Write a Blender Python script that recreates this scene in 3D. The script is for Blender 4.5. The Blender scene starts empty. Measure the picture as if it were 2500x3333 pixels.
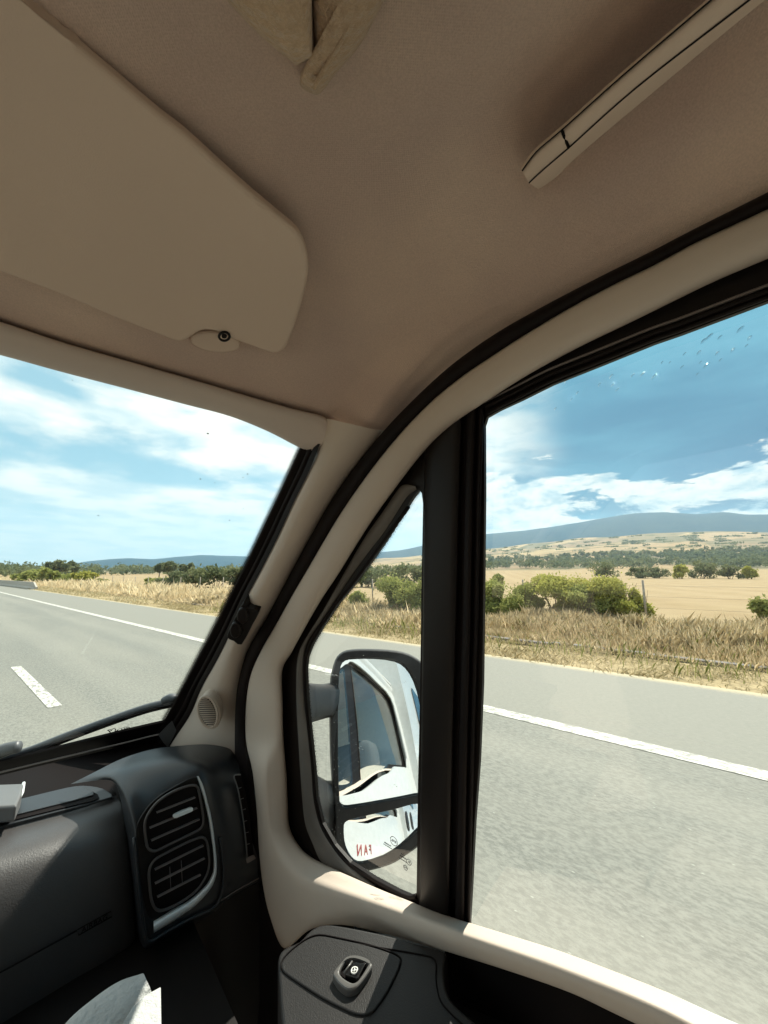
import bpy, bmesh, math, random
import numpy as np
from mathutils import Vector, Matrix
R = math.radians
random.seed(7)
rng = np.random.default_rng(7)
scene = bpy.context.scene

# ------------------------------------------------------------------ camera
CZ = 1.68                       # camera height above the road
YAW, PITCH, FPX = 47.8, 9.2, 1252.0
cam = bpy.data.cameras.new("camera")
camo = bpy.data.objects.new("camera", cam)
scene.collection.objects.link(camo)
camo.location = (0, 0, CZ)
camo.rotation_euler = (R(90 + PITCH), 0, R(-YAW))
cam.sensor_fit = 'VERTICAL'
cam.sensor_height = 36.0
cam.lens = FPX / 3333.0 * 36.0
cam.clip_start = 0.01
cam.clip_end = 30000
scene.camera = camo

# ------------------------------------------------------------------ sun and sky
SUN_AZ, SUN_EL = 80.0, 51.0     # azimuth clockwise from +Y (driving direction)
sdir = Vector((math.sin(R(SUN_AZ)) * math.cos(R(SUN_EL)), math.cos(R(SUN_AZ)) * math.cos(R(SUN_EL)), math.sin(R(SUN_EL))))
sl = bpy.data.lights.new("sun", 'SUN')
sl.energy = 4.6
sl.angle = R(0.6)
sl.color = (1.0, 0.93, 0.82)
so = bpy.data.objects.new("sun", sl)
so.rotation_euler = (-sdir).to_track_quat('-Z', 'Y').to_euler()
so.location = sdir * 50
scene.collection.objects.link(so)
scene.view_settings.view_transform = 'Standard'
scene.view_settings.look = 'None'
scene.view_settings.gamma = 1.0
scene.view_settings.use_curve_mapping = False
scene.view_settings.exposure = 1.15
cy = scene.cycles
cy.max_bounces = 10
cy.diffuse_bounces = 6
cy.glossy_bounces = 5
cy.transparent_max_bounces = 24
cy.volume_bounces = 0
cy.sample_clamp_indirect = 6.0
cy.caustics_reflective = False
cy.caustics_refractive = False


def N(nt, typ, **kw):
    n = nt.nodes.new(typ)
    for k, v in kw.items():
        if k.startswith('i_'):
            key = k[2:]
            key = int(key) if key.isdigit() else key.replace('_', ' ')
            n.inputs[key].default_value = v
        else:
            setattr(n, k, v)
    return n


def M_(nt, op, a, b=None, clamp=False):
    n = nt.nodes.new('ShaderNodeMath')
    n.operation = op
    n.use_clamp = clamp
    for i, v in enumerate((a, b)):
        if v is None:
            continue
        if isinstance(v, (int, float)):
            n.inputs[i].default_value = v
        else:
            nt.links.new(v, n.inputs[i])
    return n.outputs[0]


def SM(nt, v, a, b, t0=0.0, t1=1.0):
    n = nt.nodes.new('ShaderNodeMapRange')
    n.interpolation_type = 'SMOOTHSTEP'
    nt.links.new(v, n.inputs['Value'])
    n.inputs['From Min'].default_value = a
    n.inputs['From Max'].default_value = b
    n.inputs['To Min'].default_value = t0
    n.inputs['To Max'].default_value = t1
    return n.outputs[0]


def MIX(nt, f, a, b, blend='MIX'):
    n = nt.nodes.new('ShaderNodeMix')
    n.data_type = 'RGBA'
    n.blend_type = blend
    for k, v in ((0, f), (6, a), (7, b)):
        if isinstance(v, (int, float)):
            n.inputs[k].default_value = v
        elif isinstance(v, tuple):
            n.inputs[k].default_value = (*v, 1) if len(v) == 3 else v
        else:
            nt.links.new(v, n.inputs[k])
    return n.outputs[2]


def NOISE(nt, vec, scale, detail=4, rough=0.5, dist=0.0):
    n = nt.nodes.new('ShaderNodeTexNoise')
    n.inputs['Scale'].default_value = scale
    n.inputs['Detail'].default_value = detail
    n.inputs['Roughness'].default_value = rough
    n.inputs['Distortion'].default_value = dist
    if vec is not None:
        nt.links.new(vec, n.inputs['Vector'])
    return n.outputs[0]


def MAPV(nt, vec, scale=(1, 1, 1), loc=(0, 0, 0), rot=(0, 0, 0)):
    n = nt.nodes.new('ShaderNodeMapping')
    n.inputs['Scale'].default_value = scale
    n.inputs['Location'].default_value = loc
    n.inputs['Rotation'].default_value = rot
    nt.links.new(vec, n.inputs['Vector'])
    return n.outputs[0]


world = bpy.data.worlds.new("World")
scene.world = world
world.use_nodes = True
wt = world.node_tree
wt.nodes.clear()
wout = wt.nodes.new('ShaderNodeOutputWorld')
bg = wt.nodes.new('ShaderNodeBackground')
wt.links.new(bg.outputs[0], wout.inputs[0])
bg.inputs['Strength'].default_value = 0.055
sky = wt.nodes.new('ShaderNodeTexSky')
sky.sky_type = 'NISHITA'
sky.sun_disc = False
sky.sun_elevation = R(SUN_EL)
sky.sun_rotation = R(SUN_AZ)
sky.dust_density = 0.6
sky.ozone_density = 2.0
tc = wt.nodes.new('ShaderNodeTexCoord')
DIR = tc.outputs['Generated']
sep = wt.nodes.new('ShaderNodeSeparateXYZ')
wt.links.new(DIR, sep.inputs[0])
dx, dy, dz = sep.outputs
az = M_(wt, 'ARCTAN2', dx, dy)                       # radians clockwise from +Y
el = M_(wt, 'ARCSINE', dz)
# teal of the gaps between the clouds; heavier slate-blue cloud to the right
rightm = SM(wt, az, R(54), R(70))
hi = SM(wt, el, R(1), R(26))
skyb = MIX(wt, 1.0, sky.outputs[0], (0.62, 1.22, 1.25), 'MULTIPLY')
# cloud coordinates on a flat layer overhead
den = M_(wt, 'ADD', M_(wt, 'MAXIMUM', dz, 0.0), 0.10)
cu = M_(wt, 'DIVIDE', dx, den)
cv = M_(wt, 'DIVIDE', dy, den)
comb = wt.nodes.new('ShaderNodeCombineXYZ')
wt.links.new(cu, comb.inputs[0]); wt.links.new(cv, comb.inputs[1])
CL = comb.outputs[0]
streak = NOISE(wt, MAPV(wt, CL, (0.85, 1.25, 1), (2.3, 4.1, 0), (0, 0, R(20))), 1.0, 7, 0.5, 0.5)
angv = wt.nodes.new('ShaderNodeCombineXYZ')
wt.links.new(az, angv.inputs[0]); wt.links.new(el, angv.inputs[1])
cum = NOISE(wt, MAPV(wt, angv.outputs[0], (5.0, 16, 1), (3.1, 0.4, 0)), 1.0, 9, 0.6, 0.3)
dark = NOISE(wt, MAPV(wt, angv.outputs[0], (2.4, 7.5, 1), (1.4, 2.0, 0)), 1.0, 6, 0.55, 0.2)
# left half: white streaky cover
ang2 = NOISE(wt, MAPV(wt, angv.outputs[0], (3.4, 8.5, 1), (5.1, 1.9, 0), (0, 0, R(-14))), 1.0, 8, 0.55, 0.25)
leftc = SM(wt, M_(wt, 'ADD', M_(wt, 'MULTIPLY', streak, 0.45), M_(wt, 'MULTIPLY', ang2, 0.55)), 0.37, 0.52)
leftm = M_(wt, 'MULTIPLY', leftc, SM(wt, az, R(76), R(61)))
# right half: cumulus bank under the dark mass, lowering towards the right
top = SM(wt, az, R(62), R(79), R(16.5), R(11.0))
bank = M_(wt, 'SUBTRACT', top, el)
bank = M_(wt, 'ADD', M_(wt, 'MULTIPLY', bank, 9.0), M_(wt, 'MULTIPLY', M_(wt, 'SUBTRACT', cum, 0.5), 4.5))
bankm = M_(wt, 'MULTIPLY', SM(wt, bank, -0.02, 0.22), SM(wt, az, R(40), R(62)))
glare = M_(wt, 'MULTIPLY', SM(wt, az, R(75), R(62)), SM(wt, el, R(9), R(24)))
topc = M_(wt, 'MULTIPLY', M_(wt, 'MULTIPLY', glare, SM(wt, cum, 0.42, 0.62)), SM(wt, az, R(50), R(60)))
slf = M_(wt, 'ADD', M_(wt, 'MULTIPLY', SM(wt, dark, 0.36, 0.68), 0.62), M_(wt, 'ADD', SM(wt, el, R(12), R(27), 0.0, 0.40), SM(wt, az, R(84), R(62), 0.0, 0.35)), True)
slate = MIX(wt, slf, (0.16, 1.35, 2.7), (1.25, 3.9, 5.3))
base = MIX(wt, M_(wt, 'MULTIPLY', rightm, SM(wt, el, R(2), R(9), 0.5, 1.0)), MIX(wt, 0.75, skyb, (3.7, 6.1, 6.9)), slate)
white = MIX(wt, SM(wt, NOISE(wt, CL, 2.2, 5), 0.35, 0.6), (6.6, 8.0, 8.3), (11.6, 11.0, 9.8))
c1 = MIX(wt, M_(wt, 'MULTIPLY', leftm, 0.93), base, white)
cum2 = NOISE(wt, MAPV(wt, angv.outputs[0], (13, 26, 1), (3.4, 0.9, 0)), 1.0, 8, 0.6, 0.2)
c2 = MIX(wt, M_(wt, 'MULTIPLY', bankm, 0.92), c1, MIX(wt, SM(wt, cum2, 0.32, 0.6), (4.6, 6.2, 6.8), (11.0, 10.4, 9.2)))
c3 = MIX(wt, M_(wt, 'MULTIPLY', topc, 0.95), c2, (10.5, 10.2, 9.4))
# whitish band low over the land to the left
lowh = M_(wt, 'MULTIPLY', SM(wt, el, R(15), R(0)), 0.85)
c4 = MIX(wt, M_(wt, 'MULTIPLY', lowh, SM(wt, az, R(75), R(48))), c3, (6.2, 8.1, 8.3))
wt.links.new(c4, bg.inputs['Color'])

# ------------------------------------------------------------------ geometry from rays
cY, sY = math.cos(R(YAW)), math.sin(R(YAW))
cP, sP = math.cos(R(PITCH)), math.sin(R(PITCH))


def ray(px, py):
    x = (px - 1250) / FPX
    y = (1666.5 - py) / FPX
    f = cP - sP * y
    u = sP + cP * y
    return np.array([f * sY + x * cY, f * cY - x * sY, u])


def DOOR(c): return (1, 0, 0.09, c)
def WS(c): return (0.57, 1, 1.117, c)
def HOR(z): return (0, 0, 1, z)
def VERT(y): return (0, 1, 0, y)
def XP(x): return (1, 0, 0, x)
def VISP(o=0.0): return (0.149, 0.27, 1, 0.447 + o)
VIS = VISP()
VA = (.149, .27, 1)


def pt(p, plane):
    d = ray(p[0], p[1])
    s = plane[3] / (plane[0] * d[0] + plane[1] * d[1] + plane[2] * d[2])
    return d * s            # relative to the camera


def pts(l, plane):
    # ('yz', y, z) entries give the place on the door plane itself
    return [np.array([plane[3] - plane[2] * p[2], p[1], p[2]]) if p[0] == 'yz' else pt(p, plane) for p in l]


CR = {'A': (0, 1000), 'B': (600, 1100), 'C': (500, 1900), 'D': (0, 2226), 'E': (800, 2226),
      'F': (1670, 2226), 'G': (1670, 0), 'H': (600, 0), 'J': (1300, 500)}


def q(k, l):
    o = CR[k]
    return [(o[0] + a[0] / 2, o[1] + a[1] / 2) for a in l]


def crs(P, k=6, closed=False):
    """Catmull-Rom through the points, k pieces per span."""
    P = [np.array(p, float) for p in P]
    n = len(P)
    out = []
    rngs = range(n) if closed else range(n - 1)
    for i in rngs:
        if closed:
            p0, p1, p2, p3 = P[i - 1], P[i], P[(i + 1) % n], P[(i + 2) % n]
        else:
            p0, p1, p2, p3 = P[max(i - 1, 0)], P[i], P[i + 1], P[min(i + 2, n - 1)]
        # centripetal-ish guard: plain uniform with reduced tension
        for j in range(k):
            t = j / k
            m1 = (p2 - p0) * 0.5 if i > 0 or closed else (p2 - p1)
            m2 = (p3 - p1) * 0.5 if i < n - 2 or closed else (p2 - p1)
            L = np.linalg.norm(p2 - p1)
            for m in (m1, m2):
                lm = np.linalg.norm(m)
                if lm > 1.2 * L and lm > 0:
                    m *= 1.2 * L / lm
            out.append((2 * t**3 - 3 * t**2 + 1) * p1 + (t**3 - 2 * t**2 + t) * m1 + (-2 * t**3 + 3 * t**2) * p2 + (t**3 - t**2) * m2)
    if not closed:
        out.append(P[-1])
    return out


CAMV = np.array([0, 0, CZ])


def mesh(name, V, Fc, mat, parent=None, smooth=True, rel=True, uv=None, mats=None):
    V = np.asarray(V, float)
    if rel:
        V = V + CAMV
    base = np.array(parent_base(parent))
    me = bpy.data.meshes.new(name)
    me.from_pydata((V - base).tolist(), [], [tuple(int(i) for i in f) for f in Fc])
    if uv is not None:
        lay = me.uv_layers.new(name='uv')
        arr = np.zeros((len(me.loops), 2))
        for i, l in enumerate(me.loops):
            arr[i] = uv[l.vertex_index]
        lay.data.foreach_set('uv', arr.ravel())
    for m in (mats or [mat]):
        me.materials.append(m)
    if smooth:
        me.polygons.foreach_set('use_smooth', [True] * len(me.polygons))
    me.update()
    o = bpy.data.objects.new(name, me)
    scene.collection.objects.link(o)
    if parent is not None:
        o.parent = parent
    return o


def parent_base(p):
    b = np.zeros(3)
    while p is not None:
        b += np.array(p.location)
        p = p.parent
    return b


def tag(o, label=None, cat=None, group=None, kind=None):
    if label: o['label'] = label
    if cat: o['category'] = cat
    if group: o['group'] = group
    if kind: o['kind'] = kind
    return o


def empty(name, loc, label, cat, group=None):
    o = bpy.data.objects.new(name, None)
    o.empty_display_size = 0.1
    scene.collection.objects.link(o)
    o.location = loc
    return tag(o, label, cat, group)


def loft(name, rails, mat, parent=None, k=6, kc=1, smooth=True, flip=False):
    """rails: lists of 3-D points, same number of control points; kc>1 rounds across."""
    rows = [crs(r, k) for r in rails]
    if kc > 1:
        cols = [crs([rows[i][j] for i in range(len(rows))], kc) for j in range(len(rows[0]))]
        rows = [[cols[j][i] for j in range(len(cols))] for i in range(len(cols[0]))]
    m, n = len(rows), len(rows[0])
    V = [p for r in rows for p in r]
    uv = [(i / (m - 1), j / (n - 1)) for i in range(m) for j in range(n)]
    Fc = []
    for i in range(m - 1):
        for j in range(n - 1):
            a = i * n + j
            f = (a, a + 1, a + n + 1, a + n)
            Fc.append(f[::-1] if flip else f)
    return mesh(name, V, Fc, mat, parent, smooth, uv=uv)


def towards(P, f):
    return [p * f for p in P]


def mixp(A, B, t, f=1.0):
    return [((1 - t) * np.array(a) + t * np.array(b)) * f for a, b in zip(A, B)]


def plate(name, outer, holes, mat, parent=None, thick=0.01, away=None, bevel=0.0, seg=2, smooth=False):
    """flat or nearly flat sheet filled inside outer minus holes, given a thickness away from the camera."""
    bm = bmesh.new()
    loops = []
    for L in [outer] + list(holes):
        vs = [bm.verts.new(tuple(p)) for p in L]
        es = [bm.edges.new((vs[i], vs[(i + 1) % len(vs)])) for i in range(len(vs))]
        loops += es
    bmesh.ops.triangle_fill(bm, use_beauty=True, use_dissolve=False, edges=loops)
    if away is None:
        c = np.mean(np.array(outer), axis=0)
        v = [np.array(p) for p in outer]
        nrm = np.zeros(3)
        for i in range(len(v)):
            nrm += np.cross(v[i] - c, v[(i + 1) % len(v)] - c)
        nrm /= np.linalg.norm(nrm) + 1e-12
        if np.dot(nrm, c) < 0: nrm = -nrm
        away = nrm
    away = np.array(away, float)
    if thick:
        g = bmesh.ops.extrude_face_region(bm, geom=list(bm.faces))
        vs = [e for e in g['geom'] if isinstance(e, bmesh.types.BMVert)]
        for v in vs:
            v.co += Vector(away * thick)
    bmesh.ops.recalc_face_normals(bm, faces=bm.faces)
    if bevel:
        es = [e for e in bm.edges if len(e.link_faces) == 2 and e.calc_face_angle(0) > R(50)]
        bmesh.ops.bevel(bm, geom=es, offset=bevel, segments=seg, affect='EDGES', profile=0.5)
    V = [tuple(v.co) for v in bm.verts]
    bm.verts.index_update()
    Fc = [[v.index for v in f.verts] for f in bm.faces]
    bm.free()
    return mesh(name, V, Fc, mat, parent, smooth)


def tube(name, P, r, mat, parent=None, n=8, closed=False, rel=True, flat=None):
    """round bar along P; r a number or a list."""
    V, Fc = tube_data(P, r, n, closed, flat)
    return mesh(name, V, Fc, mat, parent, True, rel=rel)


def tube_data(P, r, n=8, closed=False, flat=None):
    P = [np.array(p, float) for p in P]
    m = len(P)
    rr = [r] * m if isinstance(r, (int, float)) else list(np.interp(np.linspace(0, 1, m), np.linspace(0, 1, len(r)), r))
    V, Fc = [], []
    up = None
    for i in range(m):
        if closed: t = P[(i + 1) % m] - P[i - 1]
        else: t = P[min(i + 1, m - 1)] - P[max(i - 1, 0)]
        t = t / (np.linalg.norm(t) + 1e-12)
        if up is None:
            up = np.array([0, 0, 1.0]) if abs(t[2]) < .9 else np.array([1.0, 0, 0])
        s = np.cross(t, up); s /= np.linalg.norm(s)
        up = np.cross(s, t)
        for j in range(n):
            a = 2 * math.pi * j / n
            V.append(P[i] + rr[i] * (math.cos(a) * s + math.sin(a) * up * (flat or 1)))
    for i in range(m if closed else m - 1):
        for j in range(n):
            a, b = i * n + j, i * n + (j + 1) % n
            c, d = ((i + 1) % m) * n + (j + 1) % n, ((i + 1) % m) * n + j
            Fc.append((a, b, c, d))
    if not closed:
        Fc.append(tuple(range(n))[::-1])
        Fc.append(tuple((m - 1) * n + j for j in range(n)))
    return V, Fc


def join_data(L):
    V, Fc = [], []
    for v, f in L:
        o = len(V)
        V += list(v)
        Fc += [tuple(i + o for i in x) for x in f]
    return V, Fc


def box_data(c, h, rot=None):
    V = []
    for sx in (-1, 1):
        for sy in (-1, 1):
            for sz in (-1, 1):
                v = np.array([sx * h[0], sy * h[1], sz * h[2]])
                if rot is not None: v = rot @ v
                V.append(np.array(c) + v)
    Fc = [(0, 1, 3, 2), (4, 6, 7, 5), (0, 4, 5, 1), (2, 3, 7, 6), (0, 2, 6, 4), (1, 5, 7, 3)]
    return V, Fc


def dense(L, k=4, closed=True):
    return [tuple(p) for p in crs([(a[0], a[1]) for a in L], k, closed)]


# ------------------------------------------------------------------ materials
def mat(name, col, rough=0.6, metal=0.0, var=0.0, vscale=8, bump=0.0, bscale=300, col2=None, spec=0.5, sheen=0.0, coat=0.0, bdist=0.001):
    m = bpy.data.materials.new(name)
    m.use_nodes = True
    nt = m.node_tree
    b = nt.nodes['Principled BSDF']
    b.inputs['Roughness'].default_value = rough
    b.inputs['Metallic'].default_value = metal
    b.inputs['Specular IOR Level'].default_value = spec
    b.inputs['Sheen Weight'].default_value = sheen
    b.inputs['Coat Weight'].default_value = coat
    t = nt.nodes.new('ShaderNodeTexCoord')
    O = t.outputs['Object']
    c2 = col2 or tuple(c * (1 - var) for c in col)
    f = SM(nt, NOISE(nt, O, vscale, 5, 0.55), 0.3, 0.7)
    nt.links.new(MIX(nt, f, col, c2), b.inputs['Base Color'])
    if bump:
        bn = nt.nodes.new('ShaderNodeBump')
        bn.inputs['Strength'].default_value = bump
        bn.inputs['Distance'].default_value = bdist
        nt.links.new(NOISE(nt, O, bscale, 3, 0.6), bn.inputs['Height'])
        nt.links.new(bn.outputs[0], b.inputs['Normal'])
    return m


MAT = {}
MAT['rubber'] = mat('black_rubber', (0.008, 0.004, 0.0035), 0.65, var=0.4, spec=0.2)
MAT['frame'] = mat('black_window_frame', (0.009, 0.0055, 0.0045), 0.48, var=0.3, spec=0.25, bump=0.15, bscale=500)
MAT['trim'] = mat('beige_trim', (0.57, 0.485, 0.41), 0.55, var=0.06, vscale=5, bump=0.25, bscale=900, spec=0.35, bdist=0.0006)
MAT['header'] = mat('pale_header_trim', (0.60, 0.51, 0.45), 0.6, var=0.05, vscale=5, bump=0.25, bscale=900, spec=0.3, bdist=0.0006)
MAT['visor'] = mat('visor_vinyl', (0.66, 0.515, 0.41), 0.62, var=0.05, vscale=4, bump=0.35, bscale=700, spec=0.3, bdist=0.0008)
MAT['dash'] = mat('dash_plastic', (0.054, 0.051, 0.051), 0.42, var=0.15, vscale=10, bump=0.5, bscale=420, spec=0.5, bdist=0.0009)
MAT['pod'] = mat('dash_pod_plastic', (0.024, 0.027, 0.031), 0.36, var=0.1, vscale=10, bump=0.25, bscale=900, spec=0.55, bdist=0.0005)  # blue tinge puts the sky's reflection into the base colour
MAT['dark'] = mat('dark_plastic', (0.0055, 0.0035, 0.003), 0.55, var=0.2, spec=0.3, bump=0.3, bscale=700)
MAT['black'] = mat('vent_black', (0.006, 0.004, 0.004), 0.7, var=0.2, spec=0.12)
MAT['wiper'] = mat('wiper_rubber', (0.075, 0.082, 0.092), 0.45, var=.2)
MAT['slat'] = mat('vent_slat', (0.20, 0.17, 0.16), 0.35, spec=0.5)
MAT['ring'] = mat('vent_ring', (0.075, 0.066, 0.063), 0.4, spec=.5)
MAT['chrome'] = mat('brushed_chrome', (0.88, 0.93, 0.95), 0.28, metal=0.15, var=0.05)
MAT['arm'] = mat('armrest_plastic', (0.011, 0.0095, 0.009), 0.5, var=0.12, vscale=20, bump=0.5, bscale=600, spec=0.45, bdist=0.0008)
MAT['white'] = mat('white_paint', (0.60, 0.61, 0.60), 0.25, var=0.07, vscale=25, coat=0.5)
MAT['strip'] = mat('grey_inner_strip', (0.15, 0.135, 0.12), 0.4, var=0.25, vscale=12, spec=0.4)
MAT['mirror'] = mat('mirror_silver', (0.86, 0.89, 0.9), 0.015, metal=1.0)
MAT['housing'] = mat('mirror_housing', (0.016, 0.014, 0.013), 0.5, spec=0.3, var=0.35, vscale=90, bump=0.4, bscale=300)
MAT['paper'] = mat('paper_towel', (0.50, 0.51, 0.50), 0.9, var=0.1, vscale=30, bump=0.9, bscale=160, bdist=0.003)
MAT['grey'] = mat('grey_plastic', (0.13, 0.13, 0.13), 0.35, var=0.1)
MAT['backwall'] = mat('living_area_dim', (0.13, 0.10, 0.085), 0.9, var=0.2)  # wall darkened in colour so the ceiling dims towards the rear
MAT['carpet'] = mat('cab_carpet', (0.50, 0.43, 0.36), 0.95, var=0.3, vscale=40)
MAT['inner'] = mat('cab_wall', (0.50, 0.43, 0.36), 0.8, var=0.1)


def fabric(name, col, col2, weave, bumpd):
    m = bpy.data.materials.new(name)
    m.use_nodes = True
    nt = m.node_tree
    b = nt.nodes['Principled BSDF']
    b.inputs['Roughness'].default_value = 0.95
    b.inputs['Specular IOR Level'].default_value = 0.1
    b.inputs['Sheen Weight'].default_value = 0.25
    t = nt.nodes.new('ShaderNodeTexCoord')
    O = t.outputs['Object']
    big = SM(nt, NOISE(nt, O, 5.5, 3, 0.5), 0.35, 0.65)
    fine = NOISE(nt, O, 650, 2, 0.7)
    c = MIX(nt, big, col, col2)
    c = MIX(nt, SM(nt, fine, 0.25, 0.75), MIX(nt, 1.0, c, (0.84, 0.84, 0.84), 'MULTIPLY'), c)
    nt.links.new(c, b.inputs['Base Color'])
    w1 = nt.nodes.new('ShaderNodeTexWave'); w1.inputs['Scale'].default_value = weave
    w1.bands_direction = 'DIAGONAL'
    nt.links.new(MAPV(nt, O, (1, 1, 0.2)), w1.inputs['Vector'])
    w2 = nt.nodes.new('ShaderNodeTexWave'); w2.inputs['Scale'].default_value = weave
    w2.bands_direction = 'DIAGONAL'
    nt.links.new(MAPV(nt, O, (1, -1, 0.2)), w2.inputs['Vector'])
    h = M_(nt, 'ADD', M_(nt, 'MULTIPLY', w1.outputs[1], w2.outputs[1]), M_(nt, 'MULTIPLY', fine, 0.8))
    bn = nt.nodes.new('ShaderNodeBump')
    bn.inputs['Strength'].default_value = 0.6
    bn.inputs['Distance'].default_value = bumpd
    nt.links.new(h, bn.inputs['Height'])
    nt.links.new(bn.outputs[0], b.inputs['Normal'])
    return m


MAT['liner'] = fabric('headliner_fabric', (0.70, 0.53, 0.425), (0.60, 0.45, 0.375), 260, 0.0004)
MAT['knit'] = fabric('knitted_cushion_fabric', (0.62, 0.44, 0.29), (0.52, 0.37, 0.25), 55, 0.004)


def glass_mat(name, specks, refl=1.0, tint=(1, 1, 1)):
    m = bpy.data.materials.new(name)
    m.use_nodes = True
    nt = m.node_tree
    nt.nodes.clear()
    out = nt.nodes.new('ShaderNodeOutputMaterial')
    tr = nt.nodes.new('ShaderNodeBsdfTransparent')
    tr.inputs[0].default_value = (*tint, 1)
    gl = nt.nodes.new('ShaderNodeBsdfGlossy')
    gl.inputs['Roughness'].default_value = 0.0
    fr = nt.nodes.new('ShaderNodeFresnel')
    geo = nt.nodes.new('ShaderNodeNewGeometry')
    # a thin pane reflects alike from both faces
    nt.links.new(M_(nt, 'ADD', 1.45, M_(nt, 'MULTIPLY', geo.outputs['Backfacing'], 1 / 1.45 - 1.45)), fr.inputs['IOR'])
    mx = nt.nodes.new('ShaderNodeMixShader')
    nt.links.new(M_(nt, 'MULTIPLY', fr.outputs[0], refl), mx.inputs[0])
    nt.links.new(tr.outputs[0], mx.inputs[1])
    nt.links.new(gl.outputs[0], mx.inputs[2])
    t = nt.nodes.new('ShaderNodeTexCoord')
    O = t.outputs['Object']
    df = nt.nodes.new('ShaderNodeBsdfDiffuse')
    df.inputs[0].default_value = (0.8, 0.8, 0.78, 1)
    trl = nt.nodes.new('ShaderNodeBsdfTranslucent')
    trl.inputs[0].default_value = (0.8, 0.8, 0.78, 1)
    ad = nt.nodes.new('ShaderNodeMixShader')
    ad.inputs[0].default_value = 0.5
    nt.links.new(df.outputs[0], ad.inputs[1]); nt.links.new(trl.outputs[0], ad.inputs[2])
    dust = SM(nt, NOISE(nt, O, 22, 5, 0.7), 0.40, 0.85, 0.0, 0.05 * specks)
    mx2 = nt.nodes.new('ShaderNodeMixShader')
    nt.links.new(dust, mx2.inputs[0])
    nt.links.new(mx.outputs[0], mx2.inputs[1])
    nt.links.new(ad.outputs[0], mx2.inputs[2])
    nt.links.new(mx2.outputs[0], out.inputs[0])
    return m


MAT['glass'] = glass_mat('side_glass', 0.12, 1.7, (0.93, 0.97, 0.95))
MAT['wsglass'] = glass_mat('windscreen_glass', 0.3, 0.5, (0.93, 0.97, 0.95))


def frit_mat():
    m = bpy.data.materials.new('ceramic_dots')
    m.use_nodes = True
    nt = m.node_tree
    nt.nodes.clear()
    out = nt.nodes.new('ShaderNodeOutputMaterial')
    tr = nt.nodes.new('ShaderNodeBsdfTransparent')
    df = nt.nodes.new('ShaderNodeBsdfDiffuse')
    df.inputs[0].default_value = (0.03, 0.03, 0.03, 1)
    uvn = nt.nodes.new('ShaderNodeUVMap')
    s = nt.nodes.new('ShaderNodeSeparateXYZ')
    nt.links.new(uvn.outputs[0], s.inputs[0])
    u, v = s.outputs[0], s.outputs[1]
    su = M_(nt, 'SINE', M_(nt, 'MULTIPLY', u, 2 * math.pi * 4))
    sv = M_(nt, 'SINE', M_(nt, 'MULTIPLY', v, 2 * math.pi * 150))
    p = M_(nt, 'MULTIPLY', su, sv)
    th = SM(nt, u, 0.0, 1.0, -0.75, 0.95)
    f = M_(nt, 'GREATER_THAN', p, th)
    mx = nt.nodes.new('ShaderNodeMixShader')
    nt.links.new(f, mx.inputs[0])
    nt.links.new(tr.outputs[0], mx.inputs[1]); nt.links.new(df.outputs[0], mx.inputs[2])
    nt.links.new(mx.outputs[0], out.inputs[0])
    return m


MAT['frit'] = frit_mat()

# ================================================================== SETTING
HORY = 1666.5 + FPX * math.tan(R(PITCH))


def azel(px, py):
    d = ray(px, py)
    return math.degrees(math.atan2(d[0], d[1])), math.degrees(math.atan2(d[2], math.hypot(d[0], d[1])))


def interp_px(L):
    A = sorted(azel(*p) for p in L)
    return [a[0] for a in A], [a[1] for a in A]


mtA, mtE = interp_px([(-300, 1845), (200, 1842), (290, 1827), (350, 1820), (425, 1816), (500, 1821), (550, 1815), (650, 1806), (750, 1810), (1000, 1812),
                      (1200, 1800), (1300, 1792), (1370, 1777), (1579, 1739), (1685, 1729), (1824, 1711), (1964, 1686), (2063, 1671),
                      (2163, 1666), (2262, 1674), (2362, 1667), (2428, 1674), (2500, 1674), (2900, 1690)])
fdA, fdE = interp_px([(-300, 1850), (0, 1846), (200, 1846), (300, 1856), (600, 1862), (900, 1850), (1200, 1822), (1370, 1808), (1579, 1787), (1732, 1770),
                      (1864, 1754), (1997, 1746), (2129, 1737), (2229, 1730), (2500, 1731), (2900, 1725)])


def elev(azd, r):
    """ground elevation angle seen from the camera at range r; z = height"""
    eF = np.interp(azd, fdA, fdE)
    side = np.clip((azd - 20) / 45, 0, 1)
    e250 = math.degrees(math.atan(-1.68 / 250)) * (1 - side) + 0.35 * side
    e600 = 0.05 * (1 - side) + 0.75 * side
    rr = [250, 600, 1400, 2300]
    ee = [e250, e600, e600 + (eF - e600) * 0.62, eF]
    return np.interp(r, rr, ee)


def ground_z(x, y):
    r = math.hypot(x, y)
    azd = math.degrees(math.atan2(x, y))
    if azd < -60: azd = -60
    if azd > 125: azd = 125
    nearz = 0.0
    x = x + 0.032 * max(min(y, 80), -20)
    if x > 7.9:
        nearz = -0.04 - 0.10 * min(max((x - 10.1) / 1.0, 0), 1) + 0.02 * math.sin(x * 1.3 + y * .7)
    if r < 40:
        return nearz
    zf = CZ + 250 * math.tan(R(float(elev(azd, 250))))
    if r < 250:
        t = (r - 40) / 210
        z = nearz * (1 - t) + zf * t * t
    else:
        z = CZ + r * math.tan(R(float(elev(azd, r))))
    road = 1 - min(max((x - 8.0) / 25, 0), 1)
    if x < 8.0: road = 1
    if r < 900: z = z * (1 - road) + 0.0 * road if road < 1 else -0.02
    return z


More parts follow.
